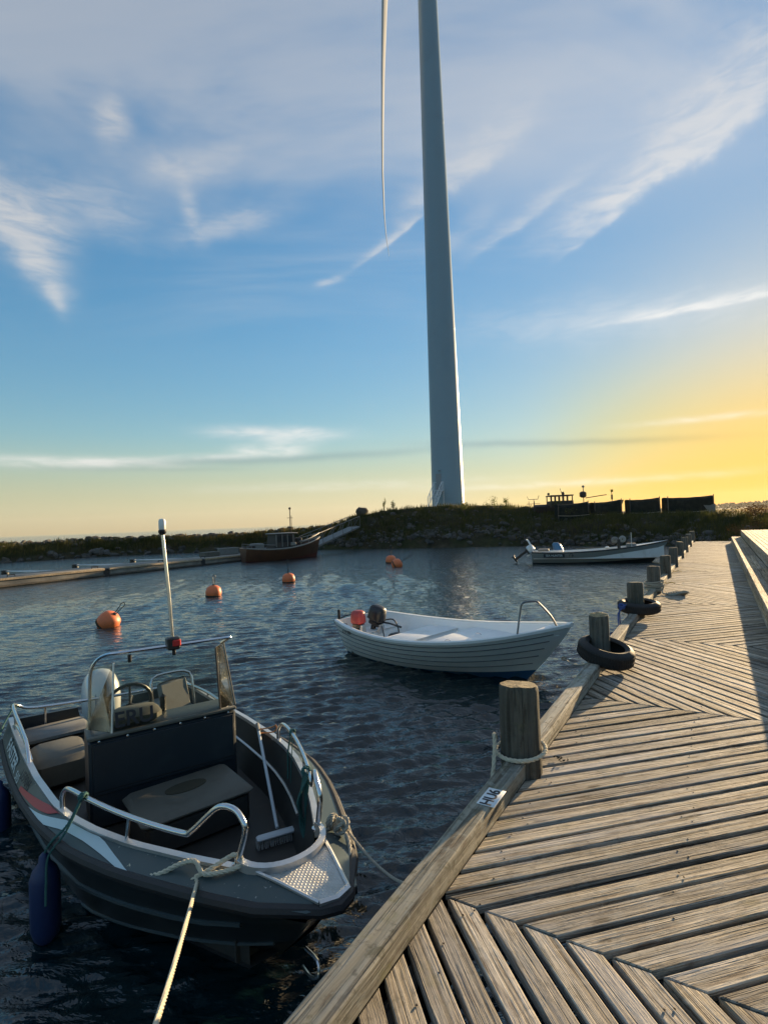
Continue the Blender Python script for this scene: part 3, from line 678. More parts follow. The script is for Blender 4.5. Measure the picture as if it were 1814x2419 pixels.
# ------------------------------------------------------------------ far shore across the water on the right
def far_shore():
    K = 3.4; mb = MB(); rings = []
    for i in range(60):
        x = 400 + i * 22; y = 735 - i * 5; h = 3 + 5 * min(1, i / 8) + 2 * fbm(i * .15, 1)
        rings.append([(x * K, (y - 40) * K, -2), (x * K, (y - 20) * K, 3), (x * K, (y + 60) * K, h * 2.2), (x * K, (y + 200) * K, h * 3), (x * K, (y + 320) * K, -2)])
    mb.loft(rings, closed=False); struct(mb.build('far_shore', 'bank_earth', angle=180))
    f = MB()
    for i in range(4200):
        t = rnd.random() ** .9; k = t * 59; x = (402 + k * 22) * K; dpt = rnd.uniform(-15, 110); y = (735 - k * 5 + dpt) * K; hh = 2.4 * (3 + 5 * min(1, k / 8)) * min(1, max(.1, (dpt + 20) / 80))
        H = rnd.uniform(11, 20) * (0.6 + .4 * min(1, k / 6)); r = H * rnd.uniform(.35, .6); a0 = rnd.uniform(0, 6)
        spike = rnd.random() < .4
        prof = [(r * .6, .05), (r, .35), (r * .75, .65), (r * .3, .88)] if not spike else [(r * .9, .1), (r * .7, .4), (r * .35, .75)]
        R_ = [[(x + q * rnd.uniform(.8, 1.2) * math.cos(a0 + 2 * PI * j / 6), y + q * math.sin(a0 + 2 * PI * j / 6), hh + H * zz) for j in range(6)] for q, zz in prof] + [[(x, y, hh + H)] * 6]
        f.loft(R_)
    stuff(f.build('far_forest', 'far_leaf', smooth=False))
leaf_mat('far_leaf', (.05, .06, .02), (.10, .095, .03), .3)
far_shore()

# ------------------------------------------------------------------ wind turbine
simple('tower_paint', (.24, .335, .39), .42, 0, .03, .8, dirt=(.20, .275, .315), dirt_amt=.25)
simple('blade_paint', (.50, .51, .50), .4, 0, .03, .5)
simple('dark_door', (.25, .27, .28), .5)
TX, TY, TZ = 7.95, 66.0, 4.0
tw = thing('wind_turbine', 'tall pale wind turbine standing on the mound with one blade hanging down', 'wind turbine', (TX, TY, TZ))
TH = 75.0
def tower_r(z): return 1.98 - (1.98 - 1.19) * z / 63.8
secs = [0, 1.2, 22, 48, TH]
for a, b in zip(secs, secs[1:]):
    n = max(2, int((b - a) / 4)); prof = [(tower_r(a + (b - a) * i / n), a + (b - a) * i / n - (.35 if a == 0 and i == 0 else 0)) for i in range(n + 1)]
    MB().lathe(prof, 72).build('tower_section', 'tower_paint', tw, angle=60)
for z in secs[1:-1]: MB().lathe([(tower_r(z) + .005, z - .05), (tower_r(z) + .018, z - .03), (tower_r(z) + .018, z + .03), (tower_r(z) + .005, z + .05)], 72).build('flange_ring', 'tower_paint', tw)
MB().lathe([(2.35, -.7), (2.35, .02), (2.0, .06)], 48, cap=True).build('foundation', 'stone_grey', tw)
hubx = -4.4
nac = MB(); R_ = []
for x, w, h in [(-3.7, 1.1, 1.3), (-3.0, 1.5, 1.6), (0, 1.6, 1.75), (4.5, 1.5, 1.7), (5.6, 1.2, 1.3)]:
    R_.append([(x, w * math.copysign(abs(math.cos(a)) ** .5, math.cos(a)), TH + 1.5 + h * math.copysign(abs(math.sin(a)) ** .5, math.sin(a))) for a in [2 * PI * j / 20 for j in range(20)]])
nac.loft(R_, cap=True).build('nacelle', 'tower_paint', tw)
MB().lathe([(1.25, hubx + 1.5), (1.45, hubx + .6), (1.35, hubx - .6), (.8, hubx - 1.5), (.05, hubx - 1.9)], 28, (0, 0, TH + 1.5), axis='X', cap=True).build('hub', 'blade_paint', tw)
def blade(a):
    """blade in the rotor plane; a = angle from straight down, prebent and twisted"""
    mb = MB(); rings = []; L = 42.9
    for i in range(41):
        t = i / 40; r = 1.1 + (L - 1.1) * t
        ch = np.interp(t, [0, .06, .2, .5, .8, .95, 1], [1.7, 1.8, 2.6, 1.75, 1.0, .55, .08]); th = np.interp(t, [0, .06, .2, .5, .8, 1], [1.7, 1.6, .80, .42, .22, .04])
        tw_ = math.radians(np.interp(t, [0, .2, .5, 1], [-14, -10, -5, 0])); pre = float(np.interp(t, [0, .14, .28, .45, .62, .75, .875, .94, 1], [0, -.5, -.98, -1.45, -1.80, -2.0, -1.98, -1.85, -1.55]))
        ring = []
        for j in range(16):
            b = 2 * PI * j / 16; cy = ch * (.5 * math.cos(b) - .18); cx = th * .5 * math.sin(b) * (1 - .45 * (math.cos(b) < 0) * abs(math.cos(b)))
            X_, Y_ = cx * math.cos(tw_) - cy * math.sin(tw_), cx * math.sin(tw_) + cy * math.cos(tw_)
            ring.append((hubx + X_ + pre, Y_ * math.cos(a) - r * math.sin(a), TH + 1.5 - r * math.cos(a) - Y_ * math.sin(a)))
        rings.append(ring)
    mb.loft(rings, cap=True); return mb.build('blade', 'blade_paint', tw)
for k in range(3): blade(k * 2 * PI / 3 - math.radians(6))
# door, landing and stair at the foot
simple('stair_white', (.62, .64, .66), .5)
sx, sy = -1.35, -2.35
st = MB().bbox((sx, sy + .1, 2.08), (1.15, 1.0, .07), .01).build('landing', 'stair_white', tw)
d_ = MB().bbox((sx + .2, -1.62, 3.12), (.85, .16, 2.0), .03).build('door', 'dark_door', tw); d_.rotation_euler.z = 0
MB().bbox((sx + .2, -1.72, 4.5), (.3, .2, .14), .02).build('door_lamp', 'dark_door', tw)
A_ = Vector((-2.5, -5.2, .12)); B_ = Vector((sx - .1, sy - .35, 2.05)); dr = (B_ - A_); hd = Vector((dr.x, dr.y, 0)).normalized(); sd = Vector((-hd.y, hd.x, 0))
for i in range(10):
    c = A_ + dr * ((i + .5) / 10); MB().box(tuple(c), (.26, .86, .035), math.atan2(hd.y, hd.x)).build('stair_tread', 'stair_white', tw, smooth=False)
for s in (-1, 1):
    MB().tube([A_ + sd * s * .46, B_ + sd * s * .46], .05, 6).build('stringer', 'stair_white', tw)
    MB().tube([A_ + sd * s * .46 + Vector((0, 0, 1.0)), B_ + sd * s * .46 + Vector((0, 0, 1.0)), (B_ + sd * s * .46 + hd * .8 + Vector((0, 0, 1.0)))], .045, 6).build('handrail', 'stair_white', tw)
    MB().tube([A_ + sd * s * .46 + Vector((0, 0, .5)), B_ + sd * s * .46 + Vector((0, 0, .5))], .02, 6).build('mid_rail', 'stair_white', tw)
    for t in (0, .33, .66, 1): p_ = A_ + dr * t + sd * s * .46; MB().tube([p_ - Vector((0, 0, .15)), p_ + Vector((0, 0, 1.0))], .035, 6).build('baluster', 'stair_white', tw)
for x in (-.6, .6):
    for y in (-.4, .5): MB().tube([(sx + x * .9, sy + y, -.1), (sx + x * .9, sy + y, 3.1)], .03, 6).build('landing_post', 'stair_white', tw)
# ------------------------------------------------------------------ boats
def mat_hull_panel():
    m, t, b = new_mat('panel_paint'); oc = t.node('ShaderNodeTexCoord').outputs['Object']
    n = t.noise(oc, 3, 5, .65); c = t.mix(n, (.045, .070, .074, 1), (.078, .105, .107, 1))
    sp = t.step(t.noise(oc, 38, 2, .5), .70, .74); c = t.mix(t.m('MULTIPLY', sp, .6), c, (.5, .5, .46, 1))
    t.put(b.inputs['Base Color'], c); b.inputs['Metallic'].default_value = .25; b.inputs['Roughness'].default_value = .42
mat_hull_panel()
simple('hull_dark', (.016, .022, .026), .38, .1, .25, 5, dirt=(.045, .05, .05), dirt_amt=.5)
simple('hull_black', (.007, .009, .011), .45, 0, .3, 6)
simple('strake_metal', (.055, .075, .085), .5, .3, .15, 8)
simple('liner_grey', (.028, .030, .029), .6, .1, .25, 10, dirt=(.06, .055, .045), dirt_amt=.5)
simple('console_navy', (.012, .020, .027), .45, 0, .15, 6, dirt=(.03, .04, .045), dirt_amt=.5)
simple('cushion_tan', (.095, .093, .075), .6, 0, .15, 12, dirt=(.055, .052, .04), dirt_amt=.6)
simple('cushion_grey', (.17, .175, .165), .6, 0, .15, 12, dirt=(.14, .13, .11), dirt_amt=.6)
simple('cream_paint', (.46, .40, .27), .45, .1, .1, 10, dirt=(.3, .26, .18), dirt_amt=.4)
simple('decal_white', (.50, .62, .64), .5, 0, .06, 30)
simple('decal_red', (.42, .045, .045), .5, 0, .1, 30)
simple('cowl_silver', (.62, .65, .67), .25, .2, .05, 6, coat=.3)
simple('cowl_red', (.48, .055, .045), .45, 0, .1, 10, dirt=(.30, .06, .05), dirt_amt=.4)
simple('cowl_blue', (.05, .16, .30), .4, 0, .2, 6)
simple('fender_blue', (.008, .022, .085), .5, 0, .2, 12)
simple('gelcoat_white', (.76, .76, .73), .35, 0, .04, 3, dirt=(.55, .55, .50), dirt_amt=.35)
simple('gelcoat_inner', (.82, .82, .80), .5, 0, .05, 4, dirt=(.5, .48, .42), dirt_amt=.4)
simple('antifoul_blue', (.02, .09, .19), .6, 0, .2, 6, dirt=(.05, .08, .07), dirt_amt=.5)
simple('lap_shade_grey', (.10, .11, .125), .6)
simple('buoy_orange', (.72, .17, .055), .5, 0, .15, 6, dirt=(.40, .13, .06), dirt_amt=.5)
simple('weed_dark', (.03, .028, .015), .8)
simple('lamp_red', (.5, .03, .03), .3)
def plexi():
    m, t, b = new_mat('plexiglass'); oc = t.node('ShaderNodeTexCoord').outputs['Object']
    tr = t.node('ShaderNodeBsdfTransparent'); tr.inputs[0].default_value = (.86, .88, .85, 1); gl = t.node('ShaderNodeBsdfGlossy'); gl.inputs['Roughness'].default_value = .06
    df = t.node('ShaderNodeBsdfDiffuse'); df.inputs[0].default_value = (.45, .45, .38, 1)
    lw = t.node('ShaderNodeFresnel'); lw.inputs[0].default_value = 1.22
    mx = t.node('ShaderNodeMixShader'); t.l.new(lw.outputs[0], mx.inputs[0]); t.l.new(tr.outputs[0], mx.inputs[1]); t.l.new(gl.outputs[0], mx.inputs[2])
    m2 = t.node('ShaderNodeMixShader'); t.put(m2.inputs[0], t.m('ADD', .015, t.m('MULTIPLY', t.step(t.noise(oc, 6, 6, .75), .5, .8), .10)))
    t.l.new(mx.outputs[0], m2.inputs[1]); t.l.new(df.outputs[0], m2.inputs[2]); o = [n for n in t.n if n.type == 'OUTPUT_MATERIAL'][0]; t.l.new(m2.outputs[0], o.inputs[0])
plexi()
def checker_plate():
    m, t, b = new_mat('tread_plate'); oc = t.node('ShaderNodeTexCoord').outputs['Object']
    w1 = t.node('ShaderNodeTexWave'); w1.inputs['Scale'].default_value = 16; w1.inputs['Distortion'].default_value = .3; t.put(w1.inputs['Vector'], t.mapping(oc, rot=(0, 0, .785)))
    w2 = t.node('ShaderNodeTexWave'); w2.inputs['Scale'].default_value = 16; w2.inputs['Distortion'].default_value = .3; t.put(w2.inputs['Vector'], t.mapping(oc, rot=(0, 0, -.785)))
    h = t.m('MULTIPLY', t.step(w1.outputs['Fac'], .55, .8), t.step(w2.outputs['Fac'], .3, .7))
    n = t.noise(oc, 7, 5, .7); c = t.mix(t.m('MULTIPLY', t.step(n, .45, .7), .55), (.52, .52, .50, 1), (.33, .31, .27, 1)); t.put(b.inputs['Base Color'], t.mix(t.m('MULTIPLY', h, .3), c, (.62, .62, .60, 1)))
    b.inputs['Metallic'].default_value = .45; b.inputs['Roughness'].default_value = .55
    bn = t.node('ShaderNodeBump'); bn.inputs['Strength'].default_value = .8; bn.inputs['Distance'].default_value = .003; t.put(bn.inputs['Height'], h); t.l.new(bn.outputs[0], b.inputs['Normal'])
checker_plate()

# ---- grey aluminium console boat in the foreground
GO, GH = (-3.445, 6.495), -.888
def G(s, b, z): c, n = math.cos(GH), math.sin(GH); return Vector((GO[0] + c * s - n * b, GO[1] + n * s + c * b, z))
gb = thing('console_boat', 'dark grey aluminium console boat moored in the left foreground, bow towards the pier', 'boat', (GO[0], GO[1], 0), GH)
def hbR(s): return float(np.interp(s, [0, .52, 1.34, 2.0, 2.68, 3.0, 3.29, 3.68, 4.11, 4.4, 4.7, 5.02], [.93, .93, .92, .905, .86, .81, .735, .60, .40, .25, .165, .07]))
def hbO(s): return float(np.interp(s, [0, .52, 1.34, 2.0, 2.68, 3.28, 3.6, 3.87, 4.2, 4.45, 4.7, 4.9, 5.0, 5.06], [1.02, 1.03, 1.03, 1.02, .98, .89, .80, .70, .55, .43, .295, .18, .115, .06]))
def zR(s): return .61 + .21 * (max(s, 0) / 5) ** 2
def zO(s): return float(np.interp(s, [0, 1, 2, 2.56, 3.5, 4.2, 5.05], [.38, .40, .50, .565, .64, .69, .755]))
NS = 44; TT = [i / (NS - 1) for i in range(NS)]; TN = 4.975
def line(end, bscale, zf, flat=0.0):
    return [(end * t, bscale * hbO(5.06 * t) + flat, zf(end * t)) for t in TT]
keel = [(4.36 * t, 0.0, float(np.interp(4.36 * t, [0, 2.6, 3.6, 4.1, 4.36], [-.24, -.26, -.18, -.02, .14]))) for t in TT]
chine = line(4.66, .80, lambda s: float(np.interp(s, [0, 2, 2.72, 3.38, 3.96, 4.43, 4.74], [-.07, -.08, -.04, .10, .22, .34, .46])))
spray = line(4.80, .90, lambda s: float(np.interp(s, [0, 1.5, 3.14, 4.14, 4.88], [.12, .16, .30, .43, .61])))
rubl = [(min(5.06 * t, TN), max(hbO(5.06 * t), .085 if t > .9 else 0), zO(5.06 * t) - .025) for t in TT]
rubu = [(min(5.06 * t, TN), max(hbO(5.06 * t), .085 if t > .9 else 0) - .004, zO(5.06 * t) + .015) for t in TT]
def bw(s): return min(1, max(0, (s - 4.30) / .12))
rail = [(min(5.02 * t, TN - .015), hbR(5.02 * t) + .02 * (1 - bw(5.02 * t)), zR(5.02 * t) - .012 + .024 * bw(5.02 * t) - .042 * max(0, (5.02 * t - 4.45) / .57)) for t in TT]
def band(lines, closed_sides=True):
    mb = MB()
    for sd in (-1, 1): mb.loft([[(l[i][0], l[i][1] * sd, l[i][2]) for l in lines] for i in range(NS)], closed=False, flip=sd < 0)
    return mb
band([keel, chine]).build('hull_bottom', 'hull_black', gb, angle=50)
lower = band([chine, spray, rubl]).build('hull_side', 'hull_dark', gb, angle=35)
band([rubu, rail]).build('side_panel', 'panel_paint', gb, angle=50)
_r = [q for q in rubl[::2] if q[0] < 4.93]
MB().tube([(x, -y, z + .02) for x, y, z in _r] + [(4.975, -.075, zO(5.05)), (5.005, 0, zO(5.05)), (4.975, .075, zO(5.05))] + [(x, y, z + .02) for x, y, z in _r[::-1]], .032, 8).build('rub_rail', 'rubber', gb)
mb = MB(); mb.loft([[(4.97, -.09, zO(5.05) - .03), (4.995, 0, zO(5.05) - .03), (4.97, .09, zO(5.05) - .03)], [(4.955, -.085, zR(5.02) - .032), (4.98, 0, zR(5.02) - .032), (4.955, .085, zR(5.02) - .032)]], closed=False); mb.build('nose_cap', 'hull_dark', gb)
mb = MB(); mb.loft([[(4.36, 0, .14)] * 3, [(4.66, -.05, .46), (4.675, 0, .455), (4.66, .05, .46)], [(4.80, -.057, .61), (4.82, 0, .605), (4.80, .057, .61)], [(4.97, -.09, zO(5.05) - .02), (4.995, 0, zO(5.05) - .02), (4.97, .09, zO(5.05) - .02)]], closed=False); mb.build('stem', 'hull_black', gb)
for sd in (-1, 1):
    MB().tube([(x, (y + .006) * sd, z) for x, y, z in spray[4:-2:2]], .016, 6).build('spray_strake', 'strake_metal', gb)
    MB().tube([(x, (y + .004) * sd, z) for x, y, z in chine[8:-1:2]], .010, 6).build('chine_edge', 'strake_metal', gb)
    mb = MB(); R_ = []
    for s in np.linspace(0, 4.42, 40): b = hbR(s); z = zR(s); R_.append([(s, sd * (b + .026), z - .03), (s, sd * (b + .028), z + .006), (s, sd * (b - .016), z + .010), (s, sd * (b - .020), z - .03)])
    mb.loft(R_, cap=True); mb.build('gunwale', 'aluminium', gb, angle=30)
    # inner side
    mb = MB(); R_ = []
    for s in np.linspace(.05, 4.4, 34): b = hbR(s) - .02; R_.append([(s, sd * b, zR(s) - .02), (s, sd * (b - .03), .44), (s, sd * max(.02, b * .86), .215)])
    mb.loft(R_, closed=False); mb.build('inner_side', 'liner_grey', gb, angle=30)
    MB().tube([(s, sd * (hbR(s) - .06), .43) for s in np.linspace(.4, 3.6, 14)], .014, 5).build('inner_stringer', 'aluminium', gb)
# transom, floor, bow
tr_ = [(0, sd_ * b, z) for sd_, b, z in [(1, .95, .60), (1, 1.01, .40), (1, .92, .12), (1, .82, -.07), (0, 0, -.24), (-1, .82, -.07), (-1, .92, .12), (-1, 1.01, .40), (-1, .95, .60), (-1, .30, .58), (-1, .26, .40), (1, .26, .40), (1, .30, .58)]]
mb = MB(); mb.loft([[(x - .0, y, z) for x, y, z in tr_], [(x + .05, y, z) for x, y, z in tr_]], cap=True); mb.build('transom', 'hull_dark', gb, smooth=False)
fl = [(s, hbR(s) * .88) for s in np.linspace(.05, 4.42, 26)]
mb = MB(); mb.loft([[(s, -b, .22), (s, 0, .215), (s, b, .22)] for s, b in fl], closed=False); mb.build('floor', 'liner_grey', gb)
arc = [(4.40 + .235 * math.cos(a) ** .9, .255 * math.sin(a)) for a in np.linspace(-PI / 2 * .999, PI / 2 * .999, 17)]
mb = MB(); R_ = []
for i, (x, y) in enumerate(arc):
    f = i / 16; ty = -.085 + .17 * f; tx = 4.985 - .05 * abs(f - .5)
    ex = x + (tx - x) * .5; ey = y + (ty - y) * .5
    R_.append([(x, y, zR(4.45) + .012), (ex, ey, zR(4.7) - .0), (tx, ty, zR(5.0) - .032)])
mb.loft(R_, closed=False); plate = mb.build('bow_plate', 'tread_plate', gb, angle=60)
for j in (0, 16): MB().tube([Vector(p) + Vector((0, 0, .004)) for p in R_[j]], .010, 6).build('plate_edge', 'aluminium', gb)
MB().tube([Vector(r[2]) for r in R_], .018, 6).build('nose_bar', 'aluminium', gb)
co = MB(); CR = []
for i, (x, y) in enumerate(arc):
    nx_, ny_ = math.cos(-PI / 2 + PI * i / 16), math.sin(-PI / 2 + PI * i / 16); z = zR(4.4)
    CR.append([(x + nx_ * .012, y + ny_ * .012, z), (x + nx_ * .012, y + ny_ * .012, z + .05), (x - nx_ * .022, y - ny_ * .022, z + .056), (x - nx_ * .026, y - ny_ * .026, z)])
co.loft(CR, cap=True); co.build('bow_coaming', 'aluminium', gb, angle=35)
mb = MB(); R_ = [[(x, y, zR(4.4)), (x - .03, y * .97, .60), (4.33, y * .98, .56)] for x, y in arc]; mb.loft(R_, closed=False); mb.build('bow_step', 'aluminium', gb, angle=40)
mb = MB(); mb.box((4.33, 0, .39), (.02, .5, .34)); mb.build('bow_bulkhead', 'liner_grey', gb, smooth=False)
for sd in (-1, 1):
    pts = [(2.80, .66), (2.80, .76), (2.87, .83), (2.97, .862), (3.2, .872), (3.5, .872), (3.8, .872), (4.06, .875), (4.12, .90), (4.22, 1.0), (4.29, 1.065), (4.345, 1.085), (4.41, 1.075), (4.465, 1.03), (4.475, .98), (4.44, .88), (4.40, .78)]
    MB().tube([(s, sd * (hbR(s) + (.0 if s < 4.1 else .005)), z) for s, z in pts], .0165, 10, smooth=3).build('bow_rail', 'steel', gb)
    for s in (3.62,): MB().tube([(s, sd * hbR(s), zR(s)), (s + .03, sd * (hbR(s) - .01), .872)], .011, 8).build('stanchion', 'steel', gb)
    MB().lathe([(.03, -.004), (.03, .008), (.012, .014)], 12, (4.40, sd * hbR(4.4), zR(4.4) + .008)).build('rail_foot', 'steel', gb)
MB().tube([(1.62, -.92, .62), (1.5, -.92, .71), (1.25, -.92, .76), (.5, -.935, .80), (.2, -.92, .80), (.06, -.86, .74), (.05, -.7, .68), (.05, 0, .63), (.05, .7, .60), (.08, .86, .60), (.25, .92, .62), (.96, .92, .66), (1.68, .905, .63)], .0165, 10, smooth=4).build('stern_rail', 'steel', gb)
MB().tube([(1.55, -.90, .63), (1.2, -.91, .69), (.7, -.93, .70), (.35, -.935, .62)], .014, 8, smooth=4).build('quarter_rail', 'steel', gb)
for s, b, z0, z1 in ((.05, -.62, .42, .67), (.05, .72, .36, .60), (.5, -.93, .61, .79), (.9, .92, .6, .655)): MB().tube([(s, b, z0), (s, b, z1)], .013, 8).build('stanchion', 'steel', gb)
# side graphics and lettering on the starboard panel
def panel(s, z, off=.008):
    t = s / 5.04; a, c = hbO(5.06 * t) - .004, hbR(5.02 * t) + .02 * (1 - bw(5.02 * t)); z0, z1 = zO(5.06 * t) + .015, zR(5.02 * t) - .012; k = min(max((z - z0) / (z1 - z0), 0.02), .98)
    x = 5.06 * t + (5.02 - 5.06) * t * k; ds = .01; tl = (hbO(s + ds) - hbO(s - ds)) / (2 * ds)
    return (x - off * tl * .9, -(a + (c - a) * k) - off, z0 + (z1 - z0) * k + off * .35)
def decal(name, mat, up, lo, n=26):
    s0, s1 = up[0][0], up[-1][0]; mb = MB(); R_ = []
    for s in np.linspace(s0, s1, n):
        zu = np.interp(s, [p[0] for p in up], [p[1] for p in up]); zl = np.interp(s, [p[0] for p in lo], [p[1] for p in lo]); R_.append([panel(s, zl), panel(s, (zl + zu) / 2), panel(s, zu)])
    mb.loft(R_, closed=False); return mb.build(name, mat, gb)
decal('white_stripe', 'decal_white', [(1.9, .495), (2.5, .59), (3.05, .680), (3.3, .698), (3.6, .692), (4.0, .684)], [(1.9, .465), (2.5, .56), (3.05, .648), (3.3, .668), (3.6, .678), (4.0, .682)])
decal('red_stripe', 'decal_red', [(1.8, .535), (2.4, .62), (2.72, .665), (2.95, .70)], [(1.8, .51), (2.4, .585), (2.72, .635), (2.95, .695)])
decal('red_arrow', 'decal_red', [(2.66, .66), (2.70, .672), (2.95, .698)], [(2.66, .655), (2.70, .64), (2.95, .694)])
simple('letter_white', (.62, .70, .70), .5)
lt = text_mesh('FASTER', .215, 'letter_white', bold=True); put('lettering', lt, gb, panel(.93, .515, .012), (PI / 2 - .38, 0, .0), (1.05, .72, 1))
put('lettering', text_mesh('515', .12, 'letter_white'), gb, panel(1.56, .52, .014), (PI / 2 - .42, 0, .02), (.9, .8, 1))
put('lettering', text_mesh('U59041', .135, 'ink_black'), gb, panel(1.86, .585, .016), (PI / 2 - .50, 0, .05), (.85, .8, 1))
# console, screen, mast
CY = -.10
con = bpy.data.objects.new('console', MB().bbox((0, 0, .575), (.44, 1.19, .71), .02).mesh('console', 'console_navy')); COL.objects.link(con); con.parent = gb; con.location = (2.19, .02, 0); con.rotation_euler = (0, 0, -CY * -1)
def onc(name, mb, mat, **k): return mb.build(name, mat, con, **k)
onc('front_panel', MB().bbox((.232, 0, .70), (.012, 1.13, .40), .004), 'console_navy'); onc('panel_seam', MB().box((.2395, 0, .53), (.004, 1.12, .006)), 'hull_black')
onc('edge_trim', MB().bbox((.20, 0, .945), (.05, 1.20, .028), .006), 'cushion_tan')
mb = MB()
for b in np.linspace(-.52, .52, 6): mb.lathe([(.009, 0), (.009, .004), (.003, .007)], 8, (.236, b, .925), axis='X')
onc('rivets', mb, 'steel')
onc('dash_pod', MB().bbox((-.02, -.22, 1.0), (.26, .42, .14), .05), 'cushion_tan')
def pane(name, pts): mb = MB(); p = [Vector(q) for q in pts]; n = (p[1] - p[0]).cross(p[2] - p[0]).normalized() * .005; mb.loft([[tuple(q) for q in p], [tuple(q + n) for q in p]], cap=True); return onc(name, mb, 'plexiglass', smooth=False)
pane('windscreen', [(.19, -.42, .96), (.19, .46, .96), (.10, .46, 1.50), (.08, -.38, 1.50)])
pane('screen_wing', [(.19, -.425, .96), (.08, -.385, 1.50), (-.12, -.52, 1.44), (-.10, -.585, .94)])
pane('screen_wing', [(.19, .465, .96), (.10, .465, 1.50), (-.13, .60, 1.48), (-.02, .66, .90)])
onc('screen_frame', MB().tube([(-.13, -.56, .90), (-.13, -.55, 1.2), (-.12, -.54, 1.40), (-.09, -.50, 1.50), (-.03, -.43, 1.555), (.05, -.30, 1.57), (.10, .20, 1.575), (.11, .55, 1.575), (.08, .60, 1.565), (-.05, .56, 1.50)], .0135, 8, smooth=3), 'steel')
onc('screen_seam', MB().tube([(.195, -.423, .95), (.085, -.383, 1.50)], .009, 6), 'aluminium'); onc('screen_seam', MB().tube([(.195, .463, .95), (.105, .463, 1.50)], .010, 6), 'black_plastic'); onc('screen_seam', MB().tube([(-.125, .605, 1.48), (-.015, .665, .90)], .006, 6), 'cushion_tan')
for y in (-.26, .10): onc('screen_clip', MB().bbox((.09, y, 1.52), (.02, .03, .07), .006), 'black_plastic')
put('lettering', text_mesh('ERU', .17, 'ink_black', bold=True), con, (.188, -.25, 1.045), (PI / 2 - .19, 0, PI / 2))
onc('steering_wheel', MB().tube([(-.30 + .06 * math.sin(a), -.22 + .185 * math.cos(a), 1.04 + .175 * math.sin(a)) for a in np.linspace(0, 2 * PI, 25)], .016, 8, cap=False), 'black_plastic')
for a in (PI / 2, PI * 1.17, PI * 1.83): onc('wheel_spoke', MB().tube([(-.28, -.22, 1.03), (-.30 + .05 * math.sin(a), -.22 + .18 * math.cos(a), 1.04 + .17 * math.sin(a))], .010, 6), 'black_plastic')
onc('throttle', MB().bbox((-.20, .05, 1.0), (.06, .05, .16), .015), 'black_plastic')
ms = onc('mast', MB().tube([(.10, .09, 1.58), (.085, .075, 2.0), (.06, .04, 2.58)], .0155, 10), 'steel')
onc('nav_light', MB().bbox((.11, .09, 1.60), (.11, .11, .11), .012), 'black_plastic'); onc('nav_lens', MB().bbox((.155, .11, 1.605), (.035, .075, .065), .01), 'lamp_red')
onc('mast_lamp_collar', MB().lathe([(.018, 2.56), (.034, 2.58), (.034, 2.60), (.025, 2.61)], 14, (.06, .04, 0)), 'black_plastic'); onc('mast_lamp', MB().lathe([(.026, 2.605), (.030, 2.62), (.030, 2.68), (.024, 2.70), (.01, 2.705)], 14, (.06, .04, 0)), 'gelcoat_white')
# seats
MB().bbox((2.80, .03, .34), (.56, .80, .24), .03).build('seat_base', 'liner_grey', gb); fc = MB().bbox((2.80, .03, .475), (.60, .86, .075), .032).build('seat_cushion', 'cushion_tan', gb)
MB().lathe([(.11, .0), (.11, .004), (.10, .005)], 20, (0, 0, 0), cap=True).build('cushion_patch', 'weed_dark', fc, (2.74, .03, .514), (0, 0, 0)).scale = (.8, 1.5, 1)
MB().bbox((1.05, -.62, .37), (.62, .48, .28), .05).build('side_seat', 'cushion_tan', gb); MB().bbox((.30, -.55, .45), (.42, .62, .09), .03).build('stern_cushion', 'cushion_grey', gb); MB().bbox((.28, .52, .45), (.40, .70, .09), .03).build('stern_cushion', 'cushion_grey', gb)
MB().box((.27, 0, .33), (.5, 1.7, .14)).build('stern_bench', 'liner_grey', gb, smooth=False)
hs_ = MB().bbox((0, 0, 0), (.07, .36, .42), .03).build('seat_back', 'cushion_grey', gb, (1.02, .50, .72), (0, -.28, .3)); MB().bbox((1.2, .48, .47), (.38, .38, .07), .03).build('helm_seat', 'cushion_grey', gb)
MB().tube([(1.0, .28, .45), (.96, .28, .75), (.90, .30, .95), (.88, .5, .98), (.92, .70, .95), (.98, .72, .75), (1.02, .72, .45)], .014, 8, smooth=3).build('seat_frame', 'steel', gb); MB().tube([(1.2, .48, .22), (1.2, .48, .45)], .03, 8).build('seat_pedestal', 'steel', gb)
# outboard
ob = MB(); R_ = []
for z, lx, ly in [(.18, .10, .11), (.24, .19, .165), (.38, .24, .205), (.55, .255, .215), (.70, .235, .20), (.80, .19, .165), (.86, .12, .11), (.885, .04, .04)]:
    R_.append([(-.30 - .06 * (z - .2) + lx * math.copysign(abs(math.cos(a)) ** .75, math.cos(a)), ly * math.copysign(abs(math.sin(a)) ** .8, math.sin(a)), z) for a in [2 * PI * j / 24 for j in range(24)]])
ob.loft(R_, cap=True); cw = ob.build('outboard_cowl', 'cowl_silver', gb, (0, .02, 0))
for b, mt in ((.09, 'cowl_blue'), (-.10, 'cowl_blue')): MB().tube([(-.055, b, .30), (-.075, b * 1.02, .45), (-.095, b, .60), (-.15, b * .9, .74)], .010, 5, smooth=3).build('cowl_stripe', mt, cw)
MB().bbox((-.32, .02, .02), (.16, .13, .36), .03).build('outboard_leg', 'black_plastic', gb); MB().bbox((-.10, .02, .32), (.16, .24, .22), .03).build('outboard_bracket', 'black_plastic', gb); MB().bbox((-.36, .02, -.3), (.12, .07, .5), .02).build('outboard_skeg', 'black_plastic', gb)
MB().tube([(4.66, 0, .36), (4.75, .015, .34), (4.78, 0, .29), (4.73, -.015, .26), (4.62, 0, .24)], .009, 6, smooth=3).build('bow_eye', 'steel', gb)

